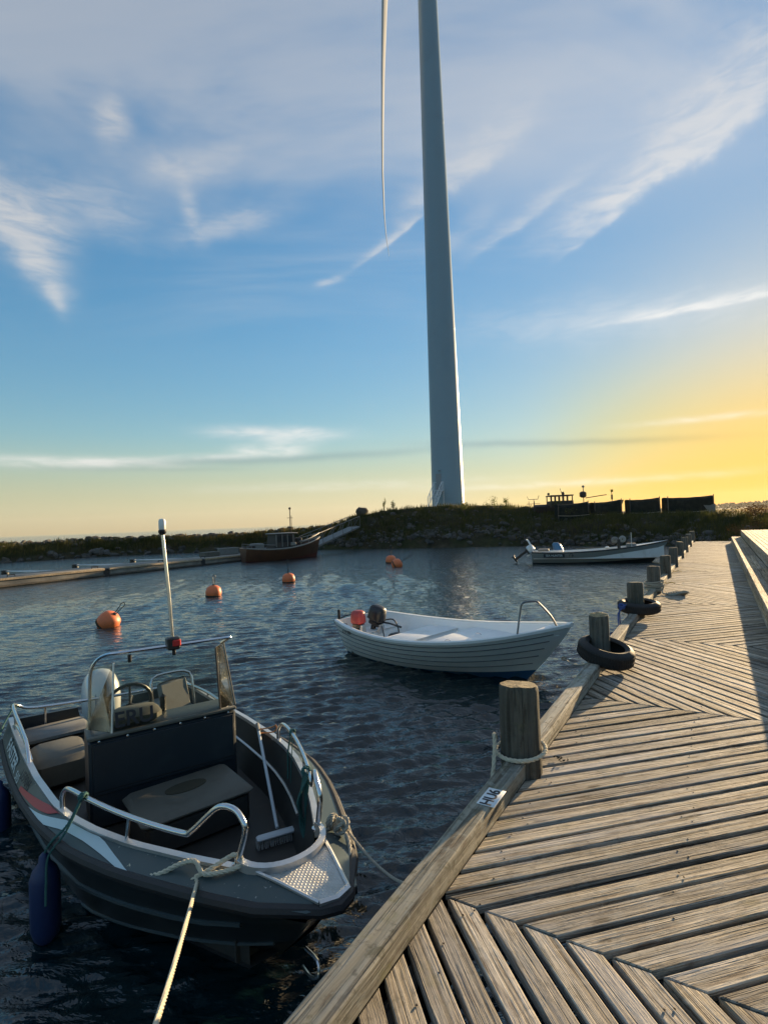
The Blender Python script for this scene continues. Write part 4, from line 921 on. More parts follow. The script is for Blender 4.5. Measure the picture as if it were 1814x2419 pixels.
# deck broom in the boat
br = thing('deck_broom', 'pale deck broom leaning inside the dark console boat, bristle head on the floor', 'broom')
h0, h1 = G(2.46, .80, .74), G(3.44, .475, .30)
simple('broom_white', (.50, .55, .58), .5, 0, .1, 20); simple('bristle', (.36, .37, .36), .9)
MB().tube([h0, h1], .0135, 8).build('handle', 'broom_white', br); MB().tube([h0 + (h0 - h1).normalized() * .0, h0 + (h1 - h0) * .09], .017, 8).build('grip', 'cushion_grey', br)
a_, b_ = G(3.45, .30, .285), G(3.53, .63, .285); mid = (a_ + b_) / 2; ang = math.atan2((b_ - a_).y, (b_ - a_).x)
hd_ = MB().bbox((0, 0, 0), ((b_ - a_).length, .07, .028), .01).build('head', 'broom_white', br, mid, (0, 0, ang))
mb = MB()
for i in range(26):
    for j in range(4): x = -.17 + .34 * i / 25; y = -.026 + .052 * j / 3; mb.tube([(x, y, -.008), (x + rnd.uniform(-.006, .006), y * 1.5, -.062)], .0035, 4)
stuff(mb.build('bristles', 'bristle', br, mid, (0, 0, ang)))

# fenders
def fender(label, top, H, r, mat='fender_blue', group='blue fenders on the console boat'):
    o = thing('fender', label, 'fender', top, 0, group)
    MB().lathe([(.012, .03), (.03, .01), (.035, -.03), (r * .8, -.075), (r, -.13), (r, -H + .12), (r * .8, -H + .06), (.035, -H + .015), (.02, -H)], 18, cap=True).build('body', mat, o)
    return o
def knot(mb, c, r, n=3, seed=0):
    rr = random.Random(seed)
    for k in range(n):
        a0 = rr.uniform(0, 6); nrm_ = Vector((rr.gauss(0, 1), rr.gauss(0, 1), rr.gauss(0, 1))).normalized(); e1 = nrm_.orthogonal().normalized(); e2 = nrm_.cross(e1)
        mb.rope([Vector(c) + (e1 * math.cos(a) + e2 * math.sin(a)) * r * (1 + .2 * k) for a in np.linspace(a0, a0 + 5.6, 9)], r * .42, 4, 6)
f1 = G(3.06, -.985, .52); fender('long blue fender hanging from the near side of the console boat', f1, .56, .088)
mb = MB(); top = G(3.18, -.775, .88); mb.rope([top + Vector((.0, 0, .01)), G(3.15, -.86, .72), G(3.10, -.95, .62), f1 + Vector((0, 0, .02))], .0085, 5); mb.rope([top, G(3.20, -.88, .70), G(3.13, -.97, .55), G(3.16, -.99, .40), G(3.2, -1.0, .28)], .0075, 5); knot(mb, top, .022, 3, 1)
tag(mb.build('fender_line', 'rope_green'), 'green and white fender line knotted on the near bow rail of the console boat', 'rope')
f2 = G(1.25, -1.12, .40); fender('blue fender at the left edge of the picture beside the stern of the console boat', f2, .52, .088)
mb = MB(); mb.rope([G(.30, -.93, .80), G(.45, -1.05, .62), G(.9, -1.10, .50), f2 + Vector((0, 0, .02))], .008, 5); knot(mb, G(.22, -.92, .79), .02, 2, 3); tag(mb.build('fender_line', 'rope_green'), 'fender line running from the stern rail of the console boat', 'rope')
mb = MB(); mb.rope([G(-.25, -1.08, .56), G(-.05, -1.07, .66), G(.12, -1.05, .62), G(.05, -1.06, .5), G(-.3, -1.15, .35), G(-.8, -1.3, .1)], .014, 6); knot(mb, G(.08, -1.05, .55), .03, 3, 5)
tag(mb.build('stern_rope', 'rope_grey'), 'grey stern rope looped at the left corner of the console boat', 'rope')
# green line bundles on the far bow rail
mb = MB()
for k in range(5):
    a = G(3.88 + .02 * k, .47, .88); mb.rope([a, G(3.84 + .02 * k, .47 - .02 * k, .70), G(3.80 + .02 * k + .03 * math.sin(k * 2), .47, .50), G(3.87 + .01 * k, .46, .42), G(3.92, .45, .60), a], .0075, 5)
knot(mb, G(3.90, .48, .88), .022, 3, 6); tag(mb.build('rope_bundle', 'rope_green'), 'bundle of green rope hanging on the far bow rail of the console boat', 'rope')
mb = MB(); mb.rope([G(3.20, .76, .88), G(3.16, .74, .72), G(3.18, .72, .5)], .0075, 5); mb.tube([G(3.24, .745, .86), G(3.26, .70, .55), G(3.27, .70, .36)], .004, 5); knot(mb, G(3.2, .765, .875), .02, 3, 8); tag(mb.build('hanging_line', 'rope_green'), 'short green line with a thin cord on the far rail beside the broom', 'rope')
mb = MB(); mb.rope([G(2.52, .78, .71), G(2.66, .84, .75), G(2.74, .85, .79), G(2.70, .85, .72), G(2.54, .79, .68)], .006, 5); tag(mb.build('broom_tie', 'rope_orange'), 'faded orange cord tying the broom handle to the rail', 'rope')
# bow mooring ropes
mb = MB(); c0 = G(4.42, -.28, .80); mb.rope([G(3.83, -.66, .685), G(3.92, -.635, .67), G(4.05, -.57, .70), G(4.14, -.47, .76), G(4.24, -.42, .80), G(4.32, -.40, .76), c0 + Vector((.02, -.02, 0)), G(4.44, -.24, .82), G(4.38, -.26, .83), G(4.33, -.36, .78), G(4.26, -.44, .72), G(4.30, -.50, .69)], .0135, 6)
e0 = G(4.27, -.42, .715); e1 = PQ(-1.07, .57, .29); mb.rope([e0, e0.lerp(e1, .25) + Vector((0, 0, -.02)), e0.lerp(e1, .5) + Vector((0, 0, -.03)), e0.lerp(e1, .75) + Vector((0, 0, -.02)), e1], .0102, 6); knot(mb, e0, .022, 2, 11)
mb.rope([PQ(-1.115, .45, .21) + Vector((math.cos(a) * .14, math.sin(a) * .14, .02 * math.sin(a))) for a in np.linspace(0, 6.1, 14)], .0102, 4)
tag(mb.build('mooring_rope', 'rope_pale'), 'thick pale twisted rope from the console boat bow to the bottom edge', 'rope')
mb = MB(); k0 = G(4.50, .36, .80); knot(mb, k0, .030, 4, 13); knot(mb, G(4.43, .34, .80), .028, 3, 17); mb.rope([k0, G(4.60, .34, .76), G(4.72, .27, .74)], .012, 5)
e1 = PQ(-1.19, 2.28, -.03); mb.rope([G(4.52, .38, .78), G(4.52, .38, .78).lerp(e1, .35) + Vector((0, 0, -.13)), G(4.52, .38, .78).lerp(e1, .7) + Vector((0, 0, -.16)), e1], .0085, 7)
tag(mb.build('mooring_rope', 'rope_grey'), 'grey rope from the far bow corner of the console boat to the pier', 'rope')

# ---- generic round-bilge hull
def hull_pts(L, B, bt, zs, rake, draft, kp=2.4, tmax=.42, bilge=.62, keel_rise=.0):
    def plan(t):
        if t < tmax: u = (tmax - t) / tmax; return B - (B - bt) * u ** 2
        u = (t - tmax) / (1 - tmax); return B * (1 - u ** kp)
    def P(t, k):
        full = min(1.0, k / .95) ** (bilge * (1 + .9 * max(0, t - .45)))
        kz = -draft + keel_rise * t ** 3; z = kz + (zs(t) - kz) * k
        return (t * (L - rake * (1 - k) ** 1.2), plan(t) * full, z)
    return P, plan
def quad(z0, zm, z1, tm=.35):
    a = np.polyfit([0, tm, 1], [z0, zm, z1], 2); return lambda t: float(np.polyval(a, t))
def hull_band(P, k0, k1, nk, name, mat, par, off=0.0, nt=40, t1=1.0, t0=0.0, angle=40):
    mb = MB()
    for sd in (-1, 1):
        mb.loft([[(p[0], sd * (p[1] + off * min(1, p[1] * 8)), p[2]) for p in (P(t, k) for k in np.linspace(k0, k1, nk))] for t in np.linspace(t0, t1, nt)], closed=False, flip=sd < 0)
    return mb.build(name, mat, par, angle=angle)
# ---- white clinker dinghy
WO, WH = (-.60, 11.18), -.751
wb = thing('rowing_dinghy', 'white clinker-style motor dinghy moored in the middle of the harbour', 'boat', (WO[0], WO[1], 0), WH)
wb.scale = (.90, 1.03, 1.03); wb.rotation_euler.y = -.012
wz = quad(.66, .545, .88); WP, wplan = hull_pts(5.1, .99, .62, wz, 1.05, .24, 2.9, .42, .46, .05)
ks = [.30, .43, .555, .675, .79, .895, 1.0]
hull_band(WP, 0, .315, 7, 'bottom', 'antifoul_blue', wb)
for i in range(len(ks) - 1): hull_band(WP, ks[i], ks[i + 1] + (.004 if i < 5 else 0), 3, 'strake', 'gelcoat_white', wb, off=.006 + .004 * (i % 2))
for k in ks[1:-1]:
    for sd in (-1, 1): MB().tube([(p[0], sd * (p[1] + .010 * min(1, p[1] * 8)), p[2]) for p in (WP(t, k) for t in np.linspace(0, .965, 30))], .0085, 4).build('lap_shade_line', 'lap_shade_grey', wb)  # thin dark tubes stand in for the shade along the strake laps
mb = MB(); tr_ = [WP(0, k) for k in np.linspace(0, 1, 9)]; mb.loft([[(p[0] + dx_, sd * p[1], p[2]) for sd, pts in ((1, tr_[::-1]), (-1, tr_[1:])) for p in pts] for dx_ in (-.006, .04)], cap=True); mb.build('transom', 'gelcoat_white', wb, smooth=False)
for sd in (-1, 1):
    mb = MB(); R_ = []
    for t in np.linspace(0, 1, 40): x, y, z = WP(t, 1); y = max(y, .02); R_.append([(x, sd * (y + .035), z - .035), (x, sd * (y + .04), z + .005), (x, sd * (y + .01), z + .022), (x, sd * max(y - .05, .0), z + .012), (x, sd * max(y - .055, .0), z - .03)])
    mb.loft(R_, cap=True); mb.build('gunwale', 'gelcoat_white', wb, angle=50)
    mb = MB(); R_ = []
    for t in np.linspace(0.005, .93, 36): x, y, z = WP(t, 1); R_.append([(x, sd * max(y - .05, .01), z)] + [(q[0], sd * max(q[1] - .045, .005), q[2]) for q in (WP(t, .8), WP(t, .6), WP(t, .42))])
    mb.loft(R_, closed=False); mb.build('inner_side', 'gelcoat_inner', wb, angle=40)
def inner_b(P, s, z, L=5.1, marg=.05):
    lo_, hi_ = 0.0, 1.0; best = .02
    for t in np.linspace(max(0, s / L - .02), min(1, s / L + .2), 30):
        for k in np.linspace(.2, 1, 30):
            x, y, zz = P(t, k)
            if abs(x - s) < .05 and abs(zz - z) < .03: best = max(best, y)
    return max(.02, best - marg)
def wdeck(name, s0, s1, z, k=1.0, thick=.04, edge=.012):
    mb = MB(); R_ = []
    for s in np.linspace(s0, s1, 14):
        b = inner_b(WP, s, z - thick); R_.append([(s, -b, z - thick), (s, -b - .01, z - edge), (s, -b + edge, z), (s, b - edge, z), (s, b + .01, z - edge), (s, b, z - thick)])
    mb.loft(R_, closed=True, cap=True); o = mb.build(name, 'gelcoat_inner', wb, angle=30)
    return o
def wface(s, z0, z1):
    b0, b1 = inner_b(WP, s, z0), inner_b(WP, s, z1); mb = MB(); mb.loft([[(s + d, -b0, z0), (s + d, b0, z0), (s + d, b1, z1 - .01), (s + d, -b1, z1 - .01)] for d in (-.01, .01)], cap=True); mb.build('seat_front', 'gelcoat_inner', wb, smooth=False)
for a0, z1_ in ((.54, .40), (1.36, .43), (2.04, .43), (2.46, .47)): wface(a0, .12, z1_)
wdeck('floor', .05, 4.2, .13); wdeck('stern_bench', .05, .55, .40); wdeck('seat_box', 1.35, 2.05, .43); wdeck('fore_deck', 2.45, 4.45, .47)
wdeck('bow_cap', 4.45, 4.92, .74)
for x, y in ((3.05, .25), (2.9, -.45)): MB().tube([(x - .07, y, .50), (x - .03, y, .52), (x + .03, y, .52), (x + .07, y, .50)], .011, 6).build('deck_cleat', 'steel', wb)
RS = [(3.62, -1), (3.66, -1)]
xr = 4.05; yr = wplan(4.05 / 5.1) - .02
simple('rail_shaded', (.16, .165, .17), .35, .8)  # steel made darker, the shade on the bow rail put into its colour
MB().tube([(4.42, -(inner_b(WP, 4.42, .72) + .04), .74), (4.43, -.44, 1.06), (4.45, -.41, 1.18), (4.50, -.37, 1.215), (4.62, -.28, 1.22), (4.67, -.25, 1.19), (4.82, -.16, 1.0), (4.93, -(inner_b(WP, 4.93, .80) + .02), .83)], .016, 8, smooth=4).build('bow_rail', 'rail_shaded', wb)
MB().tube([(0.02, -.10, .70), (-.02, -.32, .70), (-.05, -.52, .64), (.25, -.60, .60)], .012, 6, smooth=2).build('stern_tube', 'black_plastic', wb)
bk = MB().bbox((-.12, -.44, .66), (.05, .05, .34), .01).build('motor_bracket', 'black_plastic', wb); MB().box((.10, -.58, .60), (.55, .04, .04), -.25).build('bracket_arm', 'black_plastic', wb, smooth=False)
def outboard(par, pos, rz, tilt, sc, mat, tiller=True, name='outboard_motor'):
    o = bpy.data.objects.new(name, None); COL.objects.link(o); o.parent = par; o.location = pos; o.rotation_euler = (0, tilt, rz); o.scale = (sc, sc, sc); o.empty_display_size = .1
    mb = MB(); R_ = []
    for z, lx, ly in [(0, .17, .12), (.03, .20, .145), (.16, .195, .14), (.27, .175, .125), (.31, .13, .09), (.318, .05, .04)]:
        R_.append([(-.06 + lx * math.copysign(abs(math.cos(a)) ** .55, math.cos(a)), ly * math.copysign(abs(math.sin(a)) ** .55, math.sin(a)), z) for a in [2 * PI * j / 20 for j in range(20)]])
    mb.loft(R_, cap=True); mb.build('cowl', mat, o)
    MB().bbox((-.05, 0, -.05), (.30, .2, .10), .02).build('engine_base', 'black_plastic', o); MB().bbox((-.10, 0, -.42), (.12, .08, .70), .02).build('leg', 'black_plastic', o)
    MB().lathe([(.05, -.16), (.06, 0), (.04, .12), (.01, .18)], 12, (-.12, 0, -.76), axis='X', cap=True).build('gearcase', 'black_plastic', o)
    for k in range(3): a = k * 2.094; MB().box((-.29, .06 * math.cos(a), -.76 + .06 * math.sin(a)), (.02, .07, .09)).build('propeller_blade', 'black_plastic', o, smooth=False)
    MB().bbox((.12, 0, -.12), (.06, .16, .2), .01).build('clamp', 'aluminium', o)
    if tiller: MB().tube([(.12, 0, .02), (.30, .02, .06), (.62, .04, .09)], [.02, .018, .022], 8).build('tiller', 'black_plastic', o)
    return o
outboard(wb, (.50, .10, .56), .12, .30, .95, 'black_plastic'); outboard(wb, (.52, -.42, .60), .0, 0, .78, 'cowl_red', False, 'spare_motor')
mb = MB()
mb.tube([(.15, .1, .62), (.5, .15, .50), (.75, 0, .40), (.9, -.1, .22)], .012, 6, smooth=4); mb.tube([(.5, .2, .55), (.75, .3, .58), (.95, .25, .42), (1.0, .2, .22)], .014, 6, smooth=4); mb.build('fuel_hose', 'black_plastic', wb)
MB().ball((.45, -.42, .66), (.05, .05, .04)).build('fuel_cap', 'cushion_grey', wb)
MB().bbox((1.15, -.05, .30), (.18, .25, .22), .03).build('battery_box', 'hull_dark', wb)
put('lettering', text_mesh('SUVI 500', .085, 'console_navy', bold=True), wb, (.55, -.80, .50), (PI / 2 - .10, 0, -.15))
MB().lathe([(.022, 0), (.022, .02)], 10, (5.03, 0, .35), cap=True).build('bow_eye', 'steel', wb)
def Wd(s, b, z): c, n = math.cos(WH), math.sin(WH); s *= .90; return Vector((WO[0] + c * s - n * b, WO[1] + n * s + c * b, z))
mb = MB(); a = Wd(4.92, 0, .42); e = PQ(-1.15, 5.75, .10); mb.rope([a, a.lerp(e, .4) + Vector((0, 0, -.06)), a.lerp(e, .75) + Vector((0, 0, -.05)), e], .010, 6); knot(mb, a, .03, 2, 21); tag(mb.build('bow_line', 'rope_grey'), 'thin dark bow line from the white dinghy to the nearest tyre', 'rope')
mb = MB(); a = Wd(0.0, .35, .68); mb.tube([a, a + Vector((-2.0, 1.4, -.25)), a + Vector((-5.2, 4.2, -.62))], .006, 5, smooth=4); tag(mb.build('stern_line', 'rope_grey'), 'thin stern line of the white dinghy running out over the water', 'rope')

# ---- long skiff by the far posts
KO, KH = (8.15, 29.75), -.36
kb = thing('skiff', 'long pale open skiff with a blue engine cover moored at the far posts', 'boat', (KO[0], KO[1], 0), KH, None)
simple('skiff_paint', (.26, .27, .26), .45, 0, .08, 2, dirt=(.25, .25, .22), dirt_amt=.5)
kb.scale = (.93, 1, 1)
kz = quad(.62, .62, 1.08, .4); KP, kplan = hull_pts(7.2, .85, .72, kz, .95, .2, 2.6, .35, .42, .05)
hull_band(KP, 0, .3, 5, 'bottom', 'hull_dark', kb); hull_band(KP, .3, .62, 4, 'lower_side', 'skiff_paint', kb); hull_band(KP, .62, 1.0, 4, 'upper_side', 'skiff_paint', kb, off=.03)
mb = MB(); tr_ = [KP(0, k) for k in np.linspace(0, 1, 9)]; mb.loft([[(p[0] + dx_, sd * p[1], p[2]) for sd, pts in ((1, tr_[::-1]), (-1, tr_[1:])) for p in pts] for dx_ in (-.006, .05)], cap=True); mb.build('transom', 'skiff_paint', kb, smooth=False)
for sd in (-1, 1):
    MB().tube([(p[0], sd * (p[1] + .03), p[2]) for p in (KP(t, 1) for t in np.linspace(0, 1, 30))], .035, 6).build('gunwale', 'hull_dark' if sd < 0 else 'gelcoat_white', kb)
    mb = MB(); mb.loft([[(x, sd * max(y - .04, .01), z), (x, sd * max(y - .06, .01) * .9, .25)] for x, y, z in (KP(t, 1) for t in np.linspace(0.01, .97, 26))], closed=False); mb.build('inner_side', 'gelcoat_inner', kb)
mb = MB(); mb.loft([[(x, -y * .88, .24), (x, y * .88, .24)] for x, y, z in (KP(t, 1) for t in np.linspace(0.01, .95, 20))], closed=False); mb.build('floor', 'liner_grey', kb)
mb = MB(); mb.loft([[(x, -max(y - .02, .01), z + .02), (x, max(y - .02, .01), z + .02)] for x, y, z in (KP(t, 1) for t in np.linspace(.74, 1, 12))], closed=False); mb.build('bow_deck', 'gelcoat_white', kb)
ko = outboard(kb, (-.22, 0, .62), 0, .95, 1.2, 'cowl_silver', False)
MB().tube([(.05, -.18, .6), (-.22, -.16, 1.20), (-.32, -.12, 1.28), (-.32, .12, 1.28), (-.22, .16, 1.20), (.05, .18, .6)], .035, 6, smooth=2).build('motor_guard', 'cowl_silver', kb)
MB().bbox((.62, 0, .70), (.62, .5, .12), .03).build('stern_box', 'cushion_grey', kb); R_ = []
mb = MB()
for z, lx, ly, cx in [(.62, .26, .24, 1.5), (.78, .28, .25, 1.44), (1.0, .24, .22, 1.36), (1.10, .14, .14, 1.32)]: R_.append([(cx + lx * math.cos(a), ly * math.sin(a), z) for a in [2 * PI * j / 12 for j in range(12)]])
mb.loft(R_, cap=True); mb.build('engine_cover', 'cowl_blue', kb); MB().box((1.45, -.10, .55), (.55, .5, .3)).build('engine_stand', 'gelcoat_inner', kb, smooth=False)
for x, z, lx, lz, mt in ((4.52, 1.16, .26, .34, 'cushion_grey'), (4.92, 1.20, .20, .34, 'skiff_paint')): MB().lathe([(.04, -.07), (.15, -.07), (.19, 0), (.15, .07), (.04, .07), (.04, -.07)], 18, (x, 0, z), axis='Y').build('net_roller', mt, kb)
MB().bbox((4.72, 0, .86), (.16, .2, .7), .02).build('roller_stand', 'liner_grey', kb); MB().tube([(5.35, -.3, .6), (5.35, -.3, 1.55)], .022, 6).build('stake', 'aluminium', kb)
MB().bbox((5.35, 0, .86), (.5, .5, .24), .03).build('fish_crate', 'cushion_grey', kb); MB().bbox((4.1, -.2, .78), (.24, .22, .14), .05).build('float', 'gelcoat_white', kb); MB().tube([(2.4, .3, .72), (4.2, .3, .80)], .03, 6).build('oar', 'cushion_tan', kb)
tp_ = bpy.data.objects.new('side_sticker', MB().box((0, 0, 0), (1.15, .008, .19)).mesh('side_sticker', 'ink_black', False)); COL.objects.link(tp_); tp_.parent = kb; tp_.location = (1.25, -.835, .44); tp_.rotation_euler = (0.10, 0, -.06)
put('lettering', text_mesh('SEA HUNTER', .16, 'letter_white'), tp_, (0, -.006, 0), (PI / 2, 0, 0))
MB().tube([(2.05, -.845, .36), (2.12, -.855, .52), (2.22, -.855, .54), (2.30, -.85, .40), (2.22, -.85, .46), (2.26, -.85, .35)], .014, 5, smooth=3).build('painted_emblem', 'ink_black', kb)
# ---- brown wooden fishing boat at the pontoon
simple('varnished_wood', (.085, .036, .018), .5, 0, .25, 4, dirt=(.04, .02, .013), dirt_amt=.6); simple('cabin_dark', (.022, .019, .018), .6, 0, .2, 6); simple('cabin_white', (.22, .215, .20), .5, 0, .08, 6, dirt=(.3, .28, .24), dirt_amt=.5); simple('window_glass', (.03, .035, .04), .08, 0, .05); simple('red_bottom', (.10, .02, .015), .6)
BO, BH = (-10.6, 40.0), .72
bb = thing('fishing_boat', 'brown varnished wooden fishing boat with cabin moored at the end of the pontoon', 'boat', (BO[0], BO[1], 0), BH)
bz = quad(1.0, .82, 1.55, .35); BP, bplan = hull_pts(6.9, 1.15, .55, bz, .45, .45, 2.6, .45, .5, .1)
hull_band(BP, 0, .36, 6, 'bottom', 'red_bottom', bb); kk_ = np.linspace(.36, 1, 7)
for a, b in zip(kk_, kk_[1:]): hull_band(BP, a, b, 2, 'strake', 'varnished_wood', bb, off=.01 * (int(a * 100) % 2))
mb = MB(); tr_ = [BP(0, k) for k in np.linspace(0, 1, 9)]; mb.loft([[(p[0] + dx_, sd * p[1], p[2]) for sd, pts in ((1, tr_[::-1]), (-1, tr_[1:])) for p in pts] for dx_ in (-.006, .05)], cap=True); mb.build('transom', 'varnished_wood', bb, smooth=False)
for sd in (-1, 1):
    MB().tube([(p[0], sd * p[1], p[2] + .02) for p in (BP(t, 1) for t in np.linspace(0, 1, 30))], .055, 6).build('gunwale', 'cabin_white', bb)
    MB().tube([(p[0], sd * p[1] * .97, p[2] + .38) for p in (BP(t, 1) for t in np.linspace(.62, .99, 12))], .03, 6).build('bow_rail', 'cabin_white', bb)
    for t in (.64, .76, .88, .97): x, y, z = BP(t, 1); MB().tube([(x, sd * y * .97, z), (x, sd * y * .97, z + .38)], .022, 5).build('stanchion', 'cabin_white', bb)
    MB().tube([(.3, sd * .75, 1.0), (.3, sd * .75, 1.32), (2.2, sd * 1.02, 1.15)], .022, 5).build('side_rail', 'cabin_white', bb)
mb = MB(); mb.loft([[(x, -y * .93, min(z - .15, .95)), (x, y * .93, min(z - .15, .95))] for x, y, z in (BP(t, 1) for t in np.linspace(0.01, .97, 20))], closed=False); mb.build('deck', 'cabin_dark', bb)
cabw = MB(); cabw.loft([[(2.3, -.72, .7), (4.35, -.62, .7), (4.35, .62, .7), (2.3, .72, .7)], [(2.45, -.66, 1.95), (4.1, -.55, 1.95), (4.1, .55, 1.95), (2.45, .66, 1.95)]], cap=True); cb = cabw.build('cabin', 'cabin_dark', bb, smooth=False)
MB().bbox((3.3, 0, 2.0), (2.1, 1.45, .09), .03).build('cabin_roof', 'cabin_white', bb)
for x in (2.72, 3.2, 3.68): 
    f_ = MB().bbox((x, -.67 + .06 * (x - 2.4) / 2, 1.55), (.36, .03, .46), .01).build('window', 'window_glass', bb)
for x in (2.42, 2.95, 3.43, 3.95): MB().box((x, -.70 + .05 * (x - 2.4) / 2, 1.45), (.05, .04, .95)).build('cabin_pillar', 'cabin_white', bb, smooth=False)
ms_ = MB().tube([(4.0, -.2, .8), (4.0, -.2, 3.9)], .035, 6).build('mast', 'cabin_dark', bb); MB().tube([(4.3, .1, 1.9), (4.3, .1, 3.4)], .02, 5).build('whip_antenna', 'cabin_dark', bb); MB().ball((4.0, -.2, 3.95), .10).build('masthead_lamp', 'cabin_dark', bb); MB().tube([(3.75, -.2, 3.2), (4.25, -.2, 3.2)], .02, 5).build('spreader', 'cabin_dark', bb)
MB().bbox((4.75, 0, 1.35), (.5, .6, .5), .05).build('winch', 'cabin_dark', bb); MB().bbox((1.2, .1, 1.1), (.8, .9, .45), .06).build('engine_box', 'cushion_grey', bb); MB().bbox((.5, -.2, 1.05), (.5, .6, .3), .04).build('net_box', 'cabin_dark', bb); MB().bbox((3.9, -.75, 1.15), (.5, .12, .3), .05).build('hung_float', 'cabin_white', bb)
# ---- floating concrete pontoon with mooring booms, gangway
def concrete():
    m, t, b = new_mat('concrete'); oc = t.node('ShaderNodeTexCoord').outputs['Object']; n = t.noise(oc, 1.2, 6, .7)
    t.put(b.inputs['Base Color'], t.ramp(n, [(.3, (.13, .12, .105)), (.5, (.22, .205, .18)), (.7, (.30, .285, .25))])); b.inputs['Roughness'].default_value = .9
    bn = t.node('ShaderNodeBump'); bn.inputs['Strength'].default_value = .4; bn.inputs['Distance'].default_value = .02; t.put(bn.inputs['Height'], t.noise(oc, 20, 4, .7)); t.l.new(bn.outputs[0], b.inputs['Normal'])
concrete()
D0 = Vector((-26.2, 17.0, 0)); D1 = Vector((-10.6, 42.6, 0)); dd = (D1 - D0).normalized(); dn = Vector((-dd.y, dd.x, 0)); DL = (D1 - D0).length
dk = thing('floating_pontoon', 'long grey concrete pontoon floating on the left side of the harbour', 'pontoon', D0, math.atan2(dd.y, dd.x))
cuts = [0, DL * .36, DL * .60, DL * .84, DL]
for a, b in zip(cuts, cuts[1:]):
    s_ = MB().bbox(((a + b) / 2, 1.25, .12), (b - a - .25, 2.5, .72), .04).build('pontoon_section', 'concrete', dk)
    MB().bbox(((a + b) / 2, -.03, .40), (b - a - .3, .09, .13), .015).build('fender_timber', 'beam_wood2', dk); MB().bbox(((a + b) / 2, -.03, .05), (b - a - .3, .07, .10), .015).build('waterline_timber', 'pier_dark_wood', dk)
for a in cuts[1:-1]: MB().bbox((a, .9, .2), (.5, 1.8, .45), .03).build('joint_fender', 'rubber', dk)
for x in (9, 13, 17.5, 22, 25.5): MB().tube([(x - .18, .4, .48), (x - .18, .4, .58), (x + .18, .4, .58), (x + .18, .4, .48)], .03, 6).build('cleat', 'hull_black', dk)
for i, x in enumerate((7, 11.5, 16, 20.5, 25)):
    p = D0 + dd * x + dn * 2.5; rz = math.atan2(dn.y, dn.x)
    bm = thing('mooring_boom', 'thin metal mooring boom behind the concrete pontoon, %s from the left' % ('first', 'second', 'third', 'fourth', 'fifth')[i], 'mooring boom', (p.x, p.y, .32), rz, 'mooring booms behind the pontoon')
    MB().tube([(0, -.45, .1), (5.6, 0, 0)], .05, 6).build('arm', 'aluminium', bm); MB().tube([(0, .45, .1), (5.6, 0, 0)], .05, 6).build('arm', 'aluminium', bm); MB().lathe([(.05, -.3), (.22, -.26), (.22, .08), (.05, .12)], 12, (5.5, 0, 0), cap=True).build('end_float', 'hull_black', bm)
cr = thing('crate', 'pale box standing on the pontoon beside the brown boat stern', 'box', D0 + dd * (DL - .9) + dn * 1.7 + Vector((0, 0, .48)), .6)
MB().bbox((0, 0, .24), (1.5, .7, .48), .03).build('body', 'cushion_grey', cr); MB().bbox((0, 0, .50), (1.56, .76, .05), .02).build('lid', 'cushion_grey', cr)
cr2 = thing('crate', 'low flat crate on the pontoon left of the pale box', 'box', D0 + dd * (DL - 3.0) + dn * 1.4 + Vector((0, 0, .48)), .9); MB().bbox((0, 0, .16), (1.3, .8, .32), .03).build('body', 'cushion_tan', cr2); MB().bbox((0, 0, .33), (1.34, .84, .03), .01).build('lid', 'cushion_tan', cr2)
simple('gang_metal', (.12, .12, .115), .6)
ga, gbn = Vector((-6.6, 44.6, .65)), Vector((-3.0, 53.5, 2.25)); gd = (gbn - ga); gs = Vector((-gd.y, gd.x, 0)).normalized()
gw = thing('gangway', 'metal gangway with handrails sloping from the brown boat up to the mound', 'gangway', (0, 0, 0))
mb = MB(); mb.loft([[tuple(p + gs * .6), tuple(p - gs * .6), tuple(p - gs * .6 - Vector((0, 0, .14))), tuple(p + gs * .6 - Vector((0, 0, .14)))] for p in (ga, gbn)], cap=True); mb.build('walkway', 'gang_metal', gw, smooth=False)
for s in (-1, 1):
    MB().tube([ga + gs * s * .6 + Vector((0, 0, 1.0)), gbn + gs * s * .6 + Vector((0, 0, 1.0))], .035, 6).build('handrail', 'gang_metal', gw)
    for t in np.linspace(0, 1, 6): p = ga + gd * t + gs * s * .6; MB().tube([p, p + Vector((0, 0, 1.0))], .028, 5).build('rail_post', 'gang_metal', gw)
    for t in np.linspace(0, .8, 5): p = ga + gd * t + gs * s * .6; q = ga + gd * (t + .2) + gs * s * .6 + Vector((0, 0, 1.0)); MB().tube([p, q], .016, 5).build('brace', 'gang_metal', gw)
# ---- mooring buoys
def buoy(label, x, y, r, tilt, rz, hook=.30):
    o = thing('mooring_buoy', label, 'buoy', (x, y, r * .42), rz, 'orange mooring buoys'); o.rotation_euler = (0, tilt, rz)
    MB().lathe([(r * .05, -r * .98), (r * .55, -r * .90), (r * .93, -r * .55), (r * 1.02, -r * .1), (r * 1.0, r * .25), (r * .86, r * .68), (r * .55, r * .92), (r * .2, r * 1.0), (r * .05, r * 1.01)], 28, cap=True).build('body', 'buoy_orange', o)
    MB().lathe([(r * 1.0, -r * .50), (r * 1.03, -r * .42), (r * 1.03, -r * .36), (r * 1.02, -r * .30)], 28).build('weed_band', 'weed_dark', o)
    MB().lathe([(r * .2, r * .95), (r * .2, r * 1.07), (r * .1, r * 1.12)], 12, cap=True).build('cap', 'hull_black', o)
    MB().tube([(-.02, 0, r), (-.035, 0, r + hook * .55), (-.05, 0, r + hook * .85), (0, 0, r + hook), (.05, 0, r + hook * .85), (.035, 0, r + hook * .55), (.02, 0, r)], .011, 6, smooth=4).build('ring_bar', 'hull_black', o); return o
